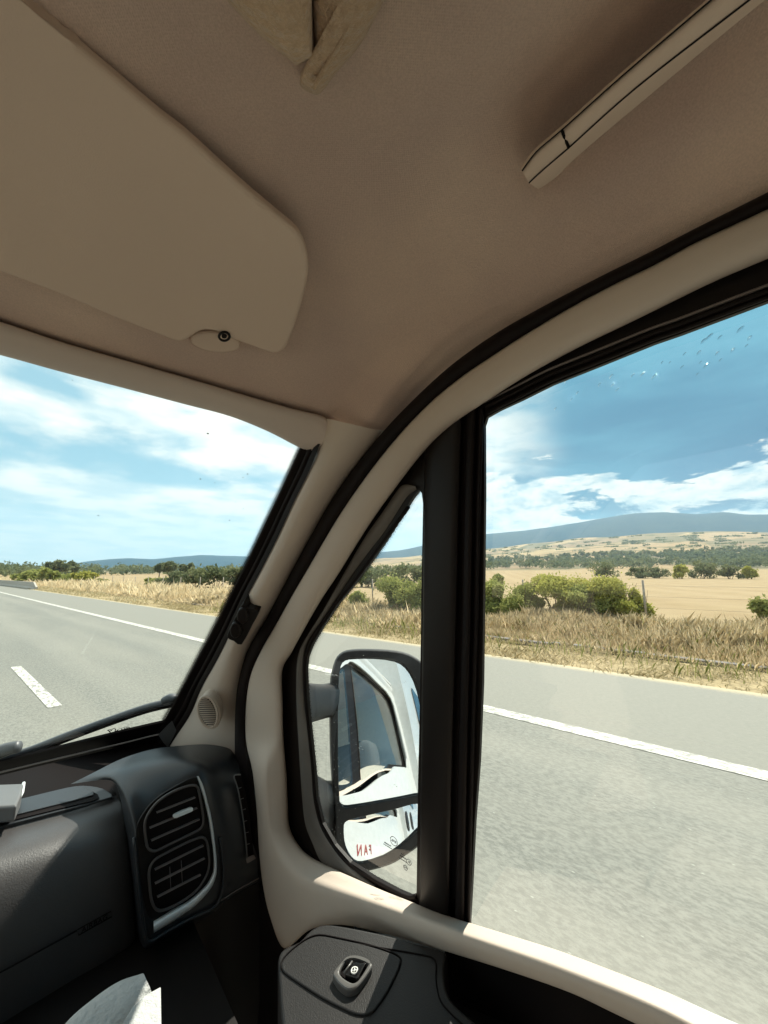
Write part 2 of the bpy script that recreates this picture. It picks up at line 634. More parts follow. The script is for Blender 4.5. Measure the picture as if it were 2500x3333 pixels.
def terrain():
    azs = np.concatenate([np.linspace(-180, -60, 13), np.arange(-58, 126, 1.0), np.linspace(130, 180, 6)])
    rs = [9, 12, 16, 22, 30, 40, 55, 75, 100, 140, 190, 250, 330, 430, 600, 800, 1050, 1400, 1800, 2300, 2600]
    V, Fc = [], []
    for r in rs:
        for a in azs:
            x, y = r * math.sin(R(a)), r * math.cos(R(a))
            z = ground_z(x, y) if r < 2500 else ground_z(x * 0.88, y * 0.88) - 40
            if r >= 400: z += 2.5 * math.sin(a * 0.9 + r * .004) * min((r - 400) / 1500, 1)
            if x + .032 * y < 8.0 and r < 850: z = -0.012
            V.append((x, y, z - 0.03))
    n = len(azs)
    for i in range(len(rs) - 1):
        for j in range(n - 1):
            a = i * n + j
            Fc.append((a, a + n, a + n + 1, a + 1))
    c = len(V); V.append((0, 0, -0.04))
    for j in range(n - 1):
        Fc.append((c, j, j + 1))
    m = bpy.data.materials.new('dry_farmland')
    m.use_nodes = True
    nt = m.node_tree
    b = nt.nodes['Principled BSDF']
    b.inputs['Roughness'].default_value = 0.95
    b.inputs['Specular IOR Level'].default_value = 0.05
    t = nt.nodes.new('ShaderNodeTexCoord')
    O = t.outputs['Object']
    s = nt.nodes.new('ShaderNodeSeparateXYZ'); nt.links.new(O, s.inputs[0])
    dist = nt.nodes.new('ShaderNodeVectorMath'); dist.operation = 'LENGTH'; nt.links.new(O, dist.inputs[0])
    D_ = dist.outputs['Value']
    n1 = NOISE(nt, O, 0.35, 8, 0.7)
    straw = MIX(nt, SM(nt, n1, 0.3, 0.7), (0.32, 0.245, 0.145), (0.27, 0.20, 0.115))
    # stubble rows
    wv = nt.nodes.new('ShaderNodeTexWave'); wv.inputs['Scale'].default_value = 0.055; wv.inputs['Distortion'].default_value = 1.2
    nt.links.new(MAPV(nt, O, (1, 1, 1), (0, 0, 0), (0, 0, R(62))), wv.inputs['Vector'])
    straw = MIX(nt, M_(nt, 'MULTIPLY', wv.outputs[1], 0.3), straw, (0.38, 0.30, 0.19))
    verge = MIX(nt, SM(nt, NOISE(nt, O, 6, 6, 0.7), 0.35, 0.65), (0.24, 0.19, 0.11), (0.40, 0.32, 0.19))
    c = MIX(nt, SM(nt, s.outputs[0], 16.5, 19), verge, straw)
    # far patchwork of plots and scrub
    vo = nt.nodes.new('ShaderNodeTexVoronoi'); vo.inputs['Scale'].default_value = 1.0
    nt.links.new(MAPV(nt, O, (0.0028, 0.0065, 0.001), (0.3, 0.7, 0), (0, 0, R(35))), vo.inputs['Vector'])
    rp = nt.nodes.new('ShaderNodeValToRGB')
    rp.color_ramp.interpolation = 'CONSTANT'
    cols = [(0, (0.32, 0.23, 0.13)), (0.25, (0.21, 0.17, 0.10)), (0.42, (0.36, 0.27, 0.15)), (0.6, (0.25, 0.185, 0.115)), (0.75, (0.33, 0.24, 0.14)), (0.9, (0.17, 0.15, 0.09))]
    while len(rp.color_ramp.elements) < len(cols): rp.color_ramp.elements.new(0.5)
    for e, (p_, c_) in zip(rp.color_ramp.elements, cols):
        e.position = p_; e.color = (*c_, 1)
    sc_ = nt.nodes.new('ShaderNodeSeparateColor'); nt.links.new(vo.outputs['Color'], sc_.inputs[0])
    nt.links.new(sc_.outputs[0], rp.inputs[0])
    scrub = SM(nt, NOISE(nt, MAPV(nt, O, (1, 1, 1)), 0.012, 6, 0.7), 0.52, 0.60)
    far = MIX(nt, M_(nt, 'MULTIPLY', scrub, 0.75), rp.outputs[0], (0.075, 0.085, 0.035))
    c = MIX(nt, SM(nt, D_, 330, 520), c, far)
    nt.links.new(c, b.inputs['Base Color'])
    bn = nt.nodes.new('ShaderNodeBump'); bn.inputs['Strength'].default_value = 0.7; bn.inputs['Distance'].default_value = 0.06
    nt.links.new(NOISE(nt, O, 9, 5, 0.7), bn.inputs['Height'])
    nt.links.new(bn.outputs[0], b.inputs['Normal'])
    o = mesh('ground', V, Fc, m, None, True, rel=False)
    tag(o, 'dry farmland with stubble fields and verge', None, kind='structure')


terrain()


def mountains():
    azs = np.arange(-40, 125, 0.4)
    rows = [(0.0, 2900), (0.35, 3250), (0.62, 3600), (0.82, 3900), (0.94, 4150), (1.0, 4400), (0.6, 5200)]
    V, Fc = [], []
    for k, (f, r) in enumerate(rows):
        for a in azs:
            e = np.interp(a, mtA, mtE)
            top = CZ + 4400 * math.tan(R(float(e)))
            if f == 1.0: top += 1.5 * math.sin(a * .8) + 1.0 * math.sin(a * 1.9 + 1)
            g = 14 * (math.sin(a * 1.9 + k) + math.sin(a * 4.3 + k * 2.1)) * (0.25 if f in (0, 1.0) else 1) * min(top / 400, 1)
            V.append((r * math.sin(R(a)), r * math.cos(R(a)), -20 + (top + 20) * f + g * (1 - f) * .9))
    n = len(azs)
    for i in range(len(rows) - 1):
        for j in range(n - 1):
            a = i * n + j
            Fc.append((a, a + n, a + n + 1, a + 1))
    m = mat('hazy_wooded_mountain', (0.006, 0.034, 0.055), 0.95, col2=(0.02, 0.05, 0.06), vscale=0.006, spec=0.05)  # blue of the distant haze is put into the base colour
    o = mesh('mountain', V, Fc, m, None, True, rel=False)
    tag(o, 'long wooded mountain ridge on the horizon', None, kind='structure')


mountains()


def asphalt():
    m = bpy.data.materials.new('asphalt')
    m.use_nodes = True
    nt = m.node_tree
    b = nt.nodes['Principled BSDF']
    b.inputs['Roughness'].default_value = 0.8
    b.inputs['Specular IOR Level'].default_value = 0.3
    t = nt.nodes.new('ShaderNodeTexCoord'); O = t.outputs['Object']
    s = nt.nodes.new('ShaderNodeSeparateXYZ'); nt.links.new(O, s.inputs[0])
    x = M_(nt, 'ADD', s.outputs[0], M_(nt, 'MULTIPLY', s.outputs[1], 0.032))
    agg = NOISE(nt, MAPV(nt, O, (1, 0.45, 1)), 38, 4, 0.75)
    big = NOISE(nt, MAPV(nt, O, (1, 0.15, 1)), 0.9, 4, 0.6)
    lane = MIX(nt, SM(nt, agg, 0.36, 0.64), (0.122, 0.125, 0.112), (0.196, 0.199, 0.176))
    lane = MIX(nt, M_(nt, 'MULTIPLY', SM(nt, big, 0.3, 0.7), 0.35), lane, (0.26, 0.25, 0.21))
    # pale aggregate flecks
    sp = nt.nodes.new('ShaderNodeTexVoronoi'); sp.inputs['Scale'].default_value = 14
    nt.links.new(MAPV(nt, O, (1, 0.5, 1)), sp.inputs['Vector'])
    lane = MIX(nt, SM(nt, sp.outputs['Distance'], 0.08, 0.04), lane, (0.30, 0.305, 0.27))
    # wheel tracks, seam
    tr1 = M_(nt, 'ABSOLUTE', M_(nt, 'SUBTRACT', x, 3.0))
    lane = MIX(nt, M_(nt, 'MULTIPLY', SM(nt, M_(nt, 'ABSOLUTE', M_(nt, 'SUBTRACT', tr1, 0.85)), 0.45, 0.05), 0.14), lane, (0.30, 0.29, 0.25))
    sh = MIX(nt, SM(nt, agg, 0.3, 0.7), (0.176, 0.176, 0.152), (0.212, 0.208, 0.18))
    c = MIX(nt, SM(nt, x, 4.80, 4.84), lane, sh)
    c = MIX(nt, SM(nt, M_(nt, 'ADD', x, M_(nt, 'MULTIPLY', agg, 0.3)), 7.75, 8.05), c, (0.40, 0.34, 0.22))
    nt.links.new(c, b.inputs['Base Color'])
    bn = nt.nodes.new('ShaderNodeBump'); bn.inputs['Strength'].default_value = 0.5; bn.inputs['Distance'].default_value = 0.004
    nt.links.new(agg, bn.inputs['Height']); nt.links.new(bn.outputs[0], b.inputs['Normal'])
    return m


ASP = asphalt()


def curve_x(y):            # the road bends gently to the left far ahead
    return -0.032 * y - (0 if y < 60 else 0.00055 * (y - 60) ** 2)


def ribbon(name, x0, x1, z, m, y0=-60, y1=420, wob=0.0, parent=None, dash=None):
    V, Fc = [], []
    segs = [(y0, y1)] if not dash else dash
    for (a, b_) in segs:
        n = max(2, int((b_ - a) / 3) if not wob else int((b_ - a) / .8))
        o = len(V)
        for i in range(n + 1):
            y = a + (b_ - a) * i / n
            w0, w1 = (random.uniform(-wob, wob), random.uniform(-wob, wob)) if wob else (0, 0)
            V.append((x0 + curve_x(y) + w0, y, z)); V.append((x1 + curve_x(y) + w1, y, z))
        for i in range(n):
            Fc.append((o + 2 * i, o + 2 * i + 1, o + 2 * i + 3, o + 2 * i + 2))
    o = mesh(name, V, Fc, m, parent, False, rel=False)
    tag(o, kind='structure')
    return o


ribbon('road', -12, 7.92, 0.004, ASP, wob=0)
paint = bpy.data.materials.new('road_paint')
paint.use_nodes = True
_nt = paint.node_tree
_b = _nt.nodes['Principled BSDF']; _b.inputs['Roughness'].default_value = 0.7
_t = _nt.nodes.new('ShaderNodeTexCoord')
_ag = NOISE(_nt, MAPV(_nt, _t.outputs['Object'], (1, 0.4, 1)), 26, 4, 0.7)
_nt.links.new(MIX(_nt, SM(_nt, _ag, 0.41, 0.55), (0.22, 0.22, 0.195), (0.52, 0.51, 0.46)), _b.inputs['Base Color'])
ribbon('edge_line', 4.68, 4.90, 0.009, paint, wob=0)
DY0, DY1 = 6.65, 10.0
ribbon('lane_line', 1.21, 1.35, 0.009, paint, dash=[(DY0 + 12 * i, DY1 + 12 * i) for i in range(-3, 20)])
pass

# concrete drain edge in the verge
V, Fc = [], []
L_ = []
y = -14.0
while y < 46:
    ln = random.uniform(1.9, 2.1)
    if True:
        L_.append(box_data((10.45 + curve_x(y), y + ln / 2, -0.155 + random.uniform(-.025, .012)), (0.10, ln / 2 - 0.012, 0.13)))
    y += ln
V, Fc = join_data(L_)
concrete = mat('old_concrete', (0.17, 0.155, 0.15), 0.9, var=0.35, vscale=3, bump=0.6, bscale=30, bdist=0.01)
o = mesh('drain_kerb', V, Fc, concrete, None, False, rel=False)
tag(o, 'grey concrete drain edging in the dry grass beside the shoulder', 'kerb')


# ------------------------------------------------------------------ vegetation
def leaf_mat(name, c1, c2, c3=None):
    m = bpy.data.materials.new(name)
    m.use_nodes = True
    nt = m.node_tree
    nt.nodes.clear()
    out = nt.nodes.new('ShaderNodeOutputMaterial')
    df = nt.nodes.new('ShaderNodeBsdfDiffuse'); tl = nt.nodes.new('ShaderNodeBsdfTranslucent')
    mx = nt.nodes.new('ShaderNodeMixShader'); mx.inputs[0].default_value = 0.35
    at = nt.nodes.new('ShaderNodeAttribute'); at.attribute_name = 'shade'
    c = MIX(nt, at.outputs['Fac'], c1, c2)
    nt.links.new(c, df.inputs[0]); nt.links.new(c, tl.inputs[0])
    nt.links.new(df.outputs[0], mx.inputs[1]); nt.links.new(tl.outputs[0], mx.inputs[2])
    nt.links.new(mx.outputs[0], out.inputs[0])
    return m


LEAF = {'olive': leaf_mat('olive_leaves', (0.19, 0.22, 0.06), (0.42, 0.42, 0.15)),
        'dark': leaf_mat('hazed_dark_leaves', (0.105, 0.135, 0.07), (0.25, 0.26, 0.135)),  # haze over the far trees put into these lighter leaf colours
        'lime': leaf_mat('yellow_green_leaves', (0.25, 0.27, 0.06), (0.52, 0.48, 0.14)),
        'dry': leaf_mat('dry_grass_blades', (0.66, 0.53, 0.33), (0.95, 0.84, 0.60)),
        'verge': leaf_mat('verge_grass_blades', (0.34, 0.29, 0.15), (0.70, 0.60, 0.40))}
BARK = mat('bark', (0.13, 0.09, 0.06), 0.9, var=0.3)


def quads(name, C, size, matl, parent=None, stretch=1.0, upbias=0.0, shade=None):
    """many small leaf faces centred on C (n,3); size (n,)"""
    n = len(C)
    a = rng.normal(size=(n, 3)); a[:, 2] += upbias * np.sign(rng.normal(size=n) + 1.5)
    a /= np.linalg.norm(a, axis=1, keepdims=True)
    b = rng.normal(size=(n, 3)); b -= (b * a).sum(1, keepdims=True) * a
    b /= np.linalg.norm(b, axis=1, keepdims=True)
    s = size[:, None]
    V = np.stack([C - a * s * stretch - b * s * .15, C + b * s * .55, C + a * s * stretch + b * s * .1, C - b * s * .55], 1).reshape(-1, 3)
    base = parent_base(parent)
    me = bpy.data.meshes.new(name)
    me.vertices.add(4 * n); me.loops.add(4 * n); me.polygons.add(n)
    me.vertices.foreach_set('co', (V - base).ravel())
    me.loops.foreach_set('vertex_index', np.arange(4 * n))
    me.polygons.foreach_set('loop_start', np.arange(n) * 4)
    me.polygons.foreach_set('loop_total', np.full(n, 4))
    sh = rng.random(n) if shade is None else shade
    at = me.attributes.new('shade', 'FLOAT', 'POINT')
    at.data.foreach_set('value', np.repeat(sh, 4))
    me.materials.append(matl)
    me.update(calc_edges=True)
    o = bpy.data.objects.new(name, me)
    scene.collection.objects.link(o)
    if parent is not None: o.parent = parent
    return o


def crown_points(c, w, d, h, n, lobes=9, shell=0.55):
    """uneven crown made of several overlapping lobes"""
    P, S = [], []
    for k in range(lobes):
        ang = random.uniform(0, 6.28); rr = random.uniform(0.0, 0.8)
        lc = np.array([math.cos(ang) * rr * w, math.sin(ang) * rr * d, random.uniform(-0.6, 0.62) * h])
        ls = random.uniform(0.26, 0.5)
        m = n // lobes
        v = rng.normal(size=(m, 3)); v /= np.linalg.norm(v, axis=1, keepdims=True)
        rad = shell + (1 - shell) * rng.random(m) ** 0.5
        rad *= 1 + 0.42 * rng.normal(size=m) * (rng.random(m) < .35)
        P.append(lc + v * rad[:, None] * np.array([w * ls, d * ls, h * ls]))
        S.append(np.full(m, random.random() * .6) + rng.random(m) * .4)
    return np.concatenate(P) + np.array(c), np.concatenate(S)


def ground_at(px, r):
    a = R(azel(px, HORY)[0])
    x, y = r * math.sin(a), r * math.cos(a)
    return x, y, ground_z(x, y) - 0.03


def plant(name, px, r, wpx, ytop, label, cat, group, kind='olive', n=2600, leaf=0.07, trunk=False, ybase=None, lift=0.0):
    """plant of given angular width and top height standing at range r in the bearing of px"""
    x, y, z = ground_at(px, r)
    a0, a1 = azel(px - wpx / 2, HORY)[0], azel(px + wpx / 2, HORY)[0]
    w = r * math.tan(R(a1 - a0)) / 2 * 1.35
    top = CZ + r * math.tan(R(azel(px, ytop)[1]))
    h = max(top - z, 0.4)
    e = empty(name, (x, y, z), label, cat, group)
    lo = h * (0.3 if trunk else 0.02)
    cz = z + (h + lo) / 2
    P, S = crown_points((x, y, cz), w * 1.02, w * 0.8, (h - lo) / 2 * 1.02, n, lobes=11 if not trunk else 8)
    P[:, 2] = np.maximum(P[:, 2], z + 0.03)
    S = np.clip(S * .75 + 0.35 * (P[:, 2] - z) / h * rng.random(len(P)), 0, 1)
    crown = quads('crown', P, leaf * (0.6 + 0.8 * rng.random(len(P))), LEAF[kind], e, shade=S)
    L = []
    if trunk:
        L.append(tube_data([(x, y, z - .1), (x + .02 * h, y, z + h * .35), (x - .02 * h, y + .02 * h, z + h * .7)], [h * .035, h * .022, h * .008], 6))
        for k in range(4):
            an = random.uniform(0, 6.28)
            L.append(tube_data([(x, y, z + h * (.3 + .06 * k)), (x + math.cos(an) * w * .5, y + math.sin(an) * w * .5, z + h * (.55 + .08 * k))], [h * .014, h * .005], 5))
    else:
        for k in range(7):
            an = random.uniform(0, 6.28); q_ = random.uniform(.3, .8)
            L.append(tube_data([(x + math.cos(an) * w * .1, y + math.sin(an) * w * .1, z - .05), (x + math.cos(an) * w * q_ * .6, y + math.sin(an) * w * q_ * .6, z + h * .45),
                                (x + math.cos(an) * w * q_, y + math.sin(an) * w * q_, z + h * random.uniform(.7, .95))], [h * .016, h * .01, h * .003], 5))
    V, Fc = join_data(L)
    mesh('trunk' if trunk else 'stem', V, Fc, BARK, e, True, rel=False)
    return e


gF = 'bushes along the roadside fence'
near = [
    (1165, 19.5, 60, 1912, 'small olive bush by the fence, furthest ahead in the triangular quarter window', 'olive'),
    (1290, 18.8, 120, 1868, 'rounded olive bush beside the fence seen in the quarter window', 'olive'),
    (1385, 18.3, 120, 1875, 'dense bush by the fence partly hidden behind the dark window pillar', 'olive'),
    (1600, 18.2, 150, 1893, 'grey green bush by the fence next to the window pillar', 'olive'),
    (1700, 18.4, 150, 1890, 'low olive bush between the pillar and the tall yellow green bush', 'olive'),
    (1815, 18.8, 190, 1868, 'tall yellow green bush by the fence, highest of the row', 'lime'),
    (1890, 18.2, 150, 1900, 'small bush filling the gap in the middle of the fence row', 'olive'),
    (1985, 18.6, 190, 1880, 'broad sunlit yellow green bush left of the fence post', 'lime'),
    (2075, 18.6, 80, 1915, 'low sparse shrub at the foot of the fence post', 'lime'),
    (2480, 17.6, 110, 1945, 'green bush at the right edge of the side window', 'olive'),
]
for px, r, w, yt, lab, kd in near:
    plant('bush', px, r, w, yt, lab, 'bush', gF, kd, n=int(60 * w), leaf=0.055)
gM = 'round bushes between the two stubble fields'
mids = [
    (1964, 128, 90, 1826, 'large round dark olive bush alone between the fields', 'dark'),
    (2080, 134, 70, 1846, 'low dark scrub right of the large round bush', 'dark'),
    (2140, 136, 80, 1838, 'middle bush of the low hedge between the fields', 'dark'),
    (2215, 130, 56, 1836, 'bright yellow green round bush in the field hedge', 'lime'),
    (2285, 136, 90, 1822, 'tall dark bush behind the bright yellow green one', 'dark'),
    (2375, 132, 80, 1836, 'dark olive bush near the right end of the field hedge', 'dark'),
    (2440, 132, 60, 1842, 'pale dry bush near the right end of the field hedge', 'lime'),
    (1620, 70, 40, 1868, 'tiny green bush in the field beside the window pillar', 'olive'),
]
for px, r, w, yt, lab, kd in mids:
    plant('field_bush', px, r, w, yt, lab, 'bush', gM, kd, n=1300, leaf=0.28)
gL = 'trees and bushes ahead seen through the windscreen'
left = [
    (75, 95, 60, 1866, 'bush at the far end of the crash barrier by the road', 'olive', False),
    (115, 88, 80, 1856, 'broad green bush right of the crash barrier', 'olive', False),
    (175, 84, 70, 1850, 'tall green roadside bush beside the broad one', 'olive', False),
    (235, 88, 70, 1870, 'low green roadside bush left of the golden field', 'olive', False),
    (275, 82, 60, 1862, 'green roadside bush at the left corner of the golden field', 'lime', False),
    (330, 84, 40, 1885, 'little bush in front of the golden field', 'olive', False),
    (190, 210, 50, 1824, 'tall dark tree on the left skyline', 'dark', True),
    (235, 220, 36, 1828, 'slender dark tree right of the tall one on the left skyline', 'dark', True),
    (168, 230, 30, 1830, 'small dark tree left of the tall one on the left skyline', 'dark', True),
    (518, 180, 38, 1830, 'leftmost of the tall open trees beyond the golden field', 'dark', True),
    (556, 175, 44, 1828, 'middle tall open tree beyond the golden field', 'dark', True),
    (606, 180, 36, 1832, 'right tall open tree beyond the golden field', 'dark', True),
    (508, 70, 60, 1880, 'small green bush at the start of the hedge behind the fence', 'olive', False),
    (575, 66, 100, 1858, 'dark hedge bush behind the fence, left end', 'dark', False),
    (645, 62, 110, 1848, 'tall dark hedge bush behind the fence posts', 'dark', False),
    (710, 60, 110, 1836, 'highest dark hedge bush near the windscreen edge', 'dark', False),
    (775, 58, 90, 1842, 'dark hedge bush partly hidden by the windscreen edge', 'dark', False),
    (1190, 56, 120, 1838, 'dark hedge tree on the left of the quarter window', 'dark', False),
    (1290, 54, 130, 1832, 'dark hedge tree in the middle of the quarter window', 'dark', False),
    (1370, 52, 90, 1842, 'dark hedge tree on the right of the quarter window', 'dark', False),
]
for px, r, w, yt, lab, kd, tr in left:
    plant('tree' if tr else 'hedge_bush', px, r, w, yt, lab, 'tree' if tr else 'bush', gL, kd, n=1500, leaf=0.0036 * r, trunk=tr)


# distant woods: one mass of crowns
def woods():
    C, S, Z = [], [], []
    def addt(px, r, hh, wd, n=70, shift=0):
        x, y, z = ground_at(px, r)
        P, s = crown_points((x, y, z + hh * .52), wd, wd, hh * .5, n, lobes=4)
        C.append(P); S.append(s * .8 + shift); Z.append(np.full(len(P), 0.0022 * r) * (0.6 + .8 * rng.random(len(P))))
    for i in range(900):                     # belt on the right
        px = random.uniform(1380, 2620)
        r = random.uniform(520, 1150)
        if math.sin(px * .013 + r * .02) > .75: continue
        addt(px, r, random.uniform(9, 15), random.uniform(6, 11), 70, 0)
    for i in range(120):                     # scrub on the far slopes, in hedge lines
        px = random.uniform(1380, 2620)
        r = random.choice([1330, 1480, 1650, 1800, 1950, 2150]) * random.uniform(.985, 1.015)
        addt(px, r, random.uniform(4, 7), random.uniform(14, 34), 40, 0.1)
    for i in range(210):                     # woods ahead to the left
        px = random.uniform(-150, 1380)
        r = random.uniform(260, 560)
        if px < 420: r = random.uniform(240, 460)
        if 320 < px < 560 and r < 420: continue
        addt(px, r, random.uniform(5, 8.5), random.uniform(3, 6), 80, 0)
    for i in range(260):
        px = random.uniform(-150, 500)
        r = random.uniform(500, 900)
        addt(px, r, random.uniform(9, 15), random.uniform(5, 9), 40, 0)
    P = np.concatenate(C)
    o = quads('woodland', P, np.concatenate(Z), LEAF['dark'], None, shade=np.clip(np.concatenate(S), 0, 1))
    tag(o, 'far belts of trees and scrub across the farmland and slopes', 'woodland', kind='stuff')


woods()


# grass
def blades(name, X0, X1, Y0, Y1, n, h0, h1, w, matl, label, dens=None, lean=0.6, gap=None):
    x = rng.uniform(X0, X1, n); y = Y0 + (Y1 - Y0) * rng.random(n)
    cl = np.sin(x * 2.1 + y * .9) * np.sin(y * 1.7 - x * .6) + 0.5 * np.sin(y * 4.1 + x * 3.3)
    keep = rng.random(n) < np.clip(0.62 + 0.45 * cl, 0.12, 1)
    x, y, cl = x[keep], y[keep], cl[keep]
    cx = -0.032 * y - 0.00055 * (np.maximum(y, 60) - 60) ** 2
    x = x + cx
    n = len(x)
    z = np.array([ground_z(a, b) for a, b in zip(x, y)]) - 0.04
    lowf = np.sin(x * .9 + 1.3) * np.sin(y * .47 + .5) + .6 * np.sin(y * 1.13 + x * .5)
    h = (h0 + (h1 - h0) * rng.random(n) ** 1.3) * (0.8 + 0.2 * np.clip(cl, -1, 1)) * (1 + .4 * np.clip(lowf, -1, 1)) * np.where(rng.random(n) < .02, 1.35, 1)
    an = rng.uniform(0, 6.28, n)
    dxy = np.stack([np.cos(an), np.sin(an)], 1)
    side = np.stack([-np.sin(an), np.cos(an)], 1) * (w * (0.6 + .8 * rng.random(n)))[:, None]
    ln = lean * rng.random(n)[:, None] * h[:, None]
    b0 = np.column_stack([x, y, z])
    mid = b0 + np.column_stack([dxy * ln * .35, h * .6])
    tip = b0 + np.column_stack([dxy * ln, h])
    sd = np.column_stack([side, np.zeros(n)])
    V = np.stack([b0 - sd, b0 + sd, mid + sd * .8, tip, mid - sd * .8], 1).reshape(-1, 3)
    me = bpy.data.meshes.new(name)
    me.vertices.add(5 * n); me.loops.add(5 * n); me.polygons.add(n)
    me.vertices.foreach_set('co', V.ravel())
    me.loops.foreach_set('vertex_index', np.arange(5 * n))
    me.polygons.foreach_set('loop_start', np.arange(n) * 5)
    me.polygons.foreach_set('loop_total', np.full(n, 5))
    at = me.attributes.new('shade', 'FLOAT', 'POINT')
    at.data.foreach_set('value', np.repeat(np.clip(rng.random(n) * .55 + .25 * (cl * .5 + .5) + .25 * np.clip(lowf, -1, 1), 0, 1), 5))
    me.materials.append(matl)
    me.update(calc_edges=True)
    o = bpy.data.objects.new(name, me)
    scene.collection.objects.link(o)
    tag(o, label, 'grass', kind='stuff')
    return o


blades('tall_grass', 10.6, 18.0, -7, 30, 210000, 0.04, 0.58, 0.0034, LEAF['dry'], 'tall dry golden grass between drain and fence')
blades('tall_grass', 10.6, 18.0, 30, 150, 34000, 0.4, 1.0, 0.03, LEAF['dry'], 'tall dry golden grass along the road further ahead')
blades('verge_grass', 7.85, 10.7, -7, 26, 42000, 0.02, 0.15, 0.006, LEAF['verge'], 'short pale trampled grass beside the shoulder', lean=1.6)
blades('verge_grass', 7.85, 10.7, 26, 120, 14000, 0.05, 0.25, 0.03, LEAF['verge'], 'short pale grass beside the shoulder further ahead', lean=1.2)
blades('kerb_grass', 10.1, 10.5, -7, 40, 9000, 0.03, 0.34, 0.005, LEAF['dry'], 'dry tufts hanging over the drain kerb', lean=1.0)
blades('green_weeds', 11.2, 15.5, -6, 26, 9000, 0.1, 0.5, 0.005, LEAF['olive'], 'sparse olive green stems among the tall dry grass', lean=0.8)
blades('green_weeds', 8.6, 13, -5, 20, 4200, 0.08, 0.42, 0.007, LEAF['olive'], 'patches of green weeds in the dry grass')

# fence: posts and wires, one thing
fe = empty('wire_fence', (17.7, 2.7, 0), 'wire fence on thin pale posts beyond the tall dry grass', 'fence')
pmat = mat('weathered_post', (0.42, 0.36, 0.29), 0.85, var=0.35)
ys = [2.7 + 4.6 * i for i in range(-2, 24)]
for i, y in enumerate(ys):
    x = 17.7 + curve_x(y)
    hh = 1.44 + random.uniform(-.08, .08)
    V, Fc = tube_data([(x, y, -.2), (x + random.uniform(-.03, .03), y, hh)], [0.045, 0.04], 6)
    mesh('post', V, Fc, pmat, fe, True, rel=False)
L_ = []
for zz in (0.45, 0.85, 1.25):
    L_.append(tube_data([(17.7 + curve_x(y), y, zz) for y in ys], 0.0025, 4))
V, Fc = join_data(L_)
mesh('wire', V, Fc, mat('fence_wire', (0.09, 0.085, 0.08), 0.8, metal=0), fe, True, rel=False)

# crash barrier and distant car by the road ahead on the left
x, y, z = ground_at(18, 62)
be = empty('crash_barrier', (5.2, 62, 0), 'grey concrete crash barrier end beside the road far ahead', 'barrier')
prof = [(-.3, 0), (-.3, .08), (-.12, .3), (-.08, .8), (.08, .8), (.12, .3), (.3, .08), (.3, 0)]
V, Fc = [], []
for j, yy in enumerate([58, 60, 64, 70, 78, 90]):
    for a in prof:
        V.append((8.2 + a[0] + curve_x(yy), yy, a[1] * (0.35 if j == 0 else 1)))
n = len(prof)
for j in range(5):
    for i in range(n):
        Fc.append((j * n + i, j * n + (i + 1) % n, (j + 1) * n + (i + 1) % n, (j + 1) * n + i))
Fc.append(tuple(range(n)))
mesh('barrier_wall', V, Fc, mat('pale_concrete', (0.42, 0.39, 0.34), 0.9, var=.2), be, False, rel=False)


def small_car(x, y):
    e = empty('distant_car', (x, y, 0), 'dark car far ahead on the road at the left edge', 'car')
    P = [(-2.1, .35), (-2.15, .8), (-1.9, .95), (-1.3, 1.02), (-.7, 1.42), (.6, 1.45), (1.3, 1.0), (2.0, .85), (2.1, .5), (2.05, .3)]
    V = [(x + s * .85 * (0.82 if p[1] > 1.1 else 1), y + p[0], p[1]) for s in (-1, 1) for p in P]
    n = len(P)
    Fc = [tuple(range(n)), tuple(range(2 * n - 1, n - 1, -1))] + [(i, n + i, n + (i + 1) % n, (i + 1) % n) for i in range(n)]
    mesh('body', V, Fc, mat('dark_car_paint', (.05, .055, .07), .3), e, False, rel=False)
    for sx in (-.82, .82):
        for sy in (-1.3, 1.3):
            V, Fc = tube_data([(x + sx - .09, y + sy, .32), (x + sx + .09, y + sy, .32)], .32, 12)
            mesh('wheel', V, Fc, MAT['rubber'], e, True, rel=False)


small_car(-1.2 + curve_x(120), 120)

# ================================================================== THE VAN
van = empty('camper_van', (0, 0, 0), 'camper van cab seen from the passenger seat, beige headliner and dark dashboard', 'camper van')


def zc(x, y):
    """headliner height above the camera"""
    xs = x if x > -.4 else -.8 - x
    u = y + 0.57 * max(xs, -.3)
    w_ = .016
    f = .22 * w_ * math.log1p(math.exp(min((y - .25) / w_, 40)))
    cx_ = min(max((xs - .12) / .31, 0), 1)
    f += .052 * min(max(0, (u - .45) / .2) ** 2, 2.2) * cx_ * cx_ * (3 - 2 * cx_)
    s = max(0, (xs - .24) / .19)
    g = 0.065 * s * s
    # moulded recess above the grab handle
    hx = math.exp(-((xs - .325) / .06) ** 2)
    hy = 1 / (1 + math.exp((y - .12) / .02))
    # shallow recess around the visor
    return .39 - f - g + 0.028 * hx * hy


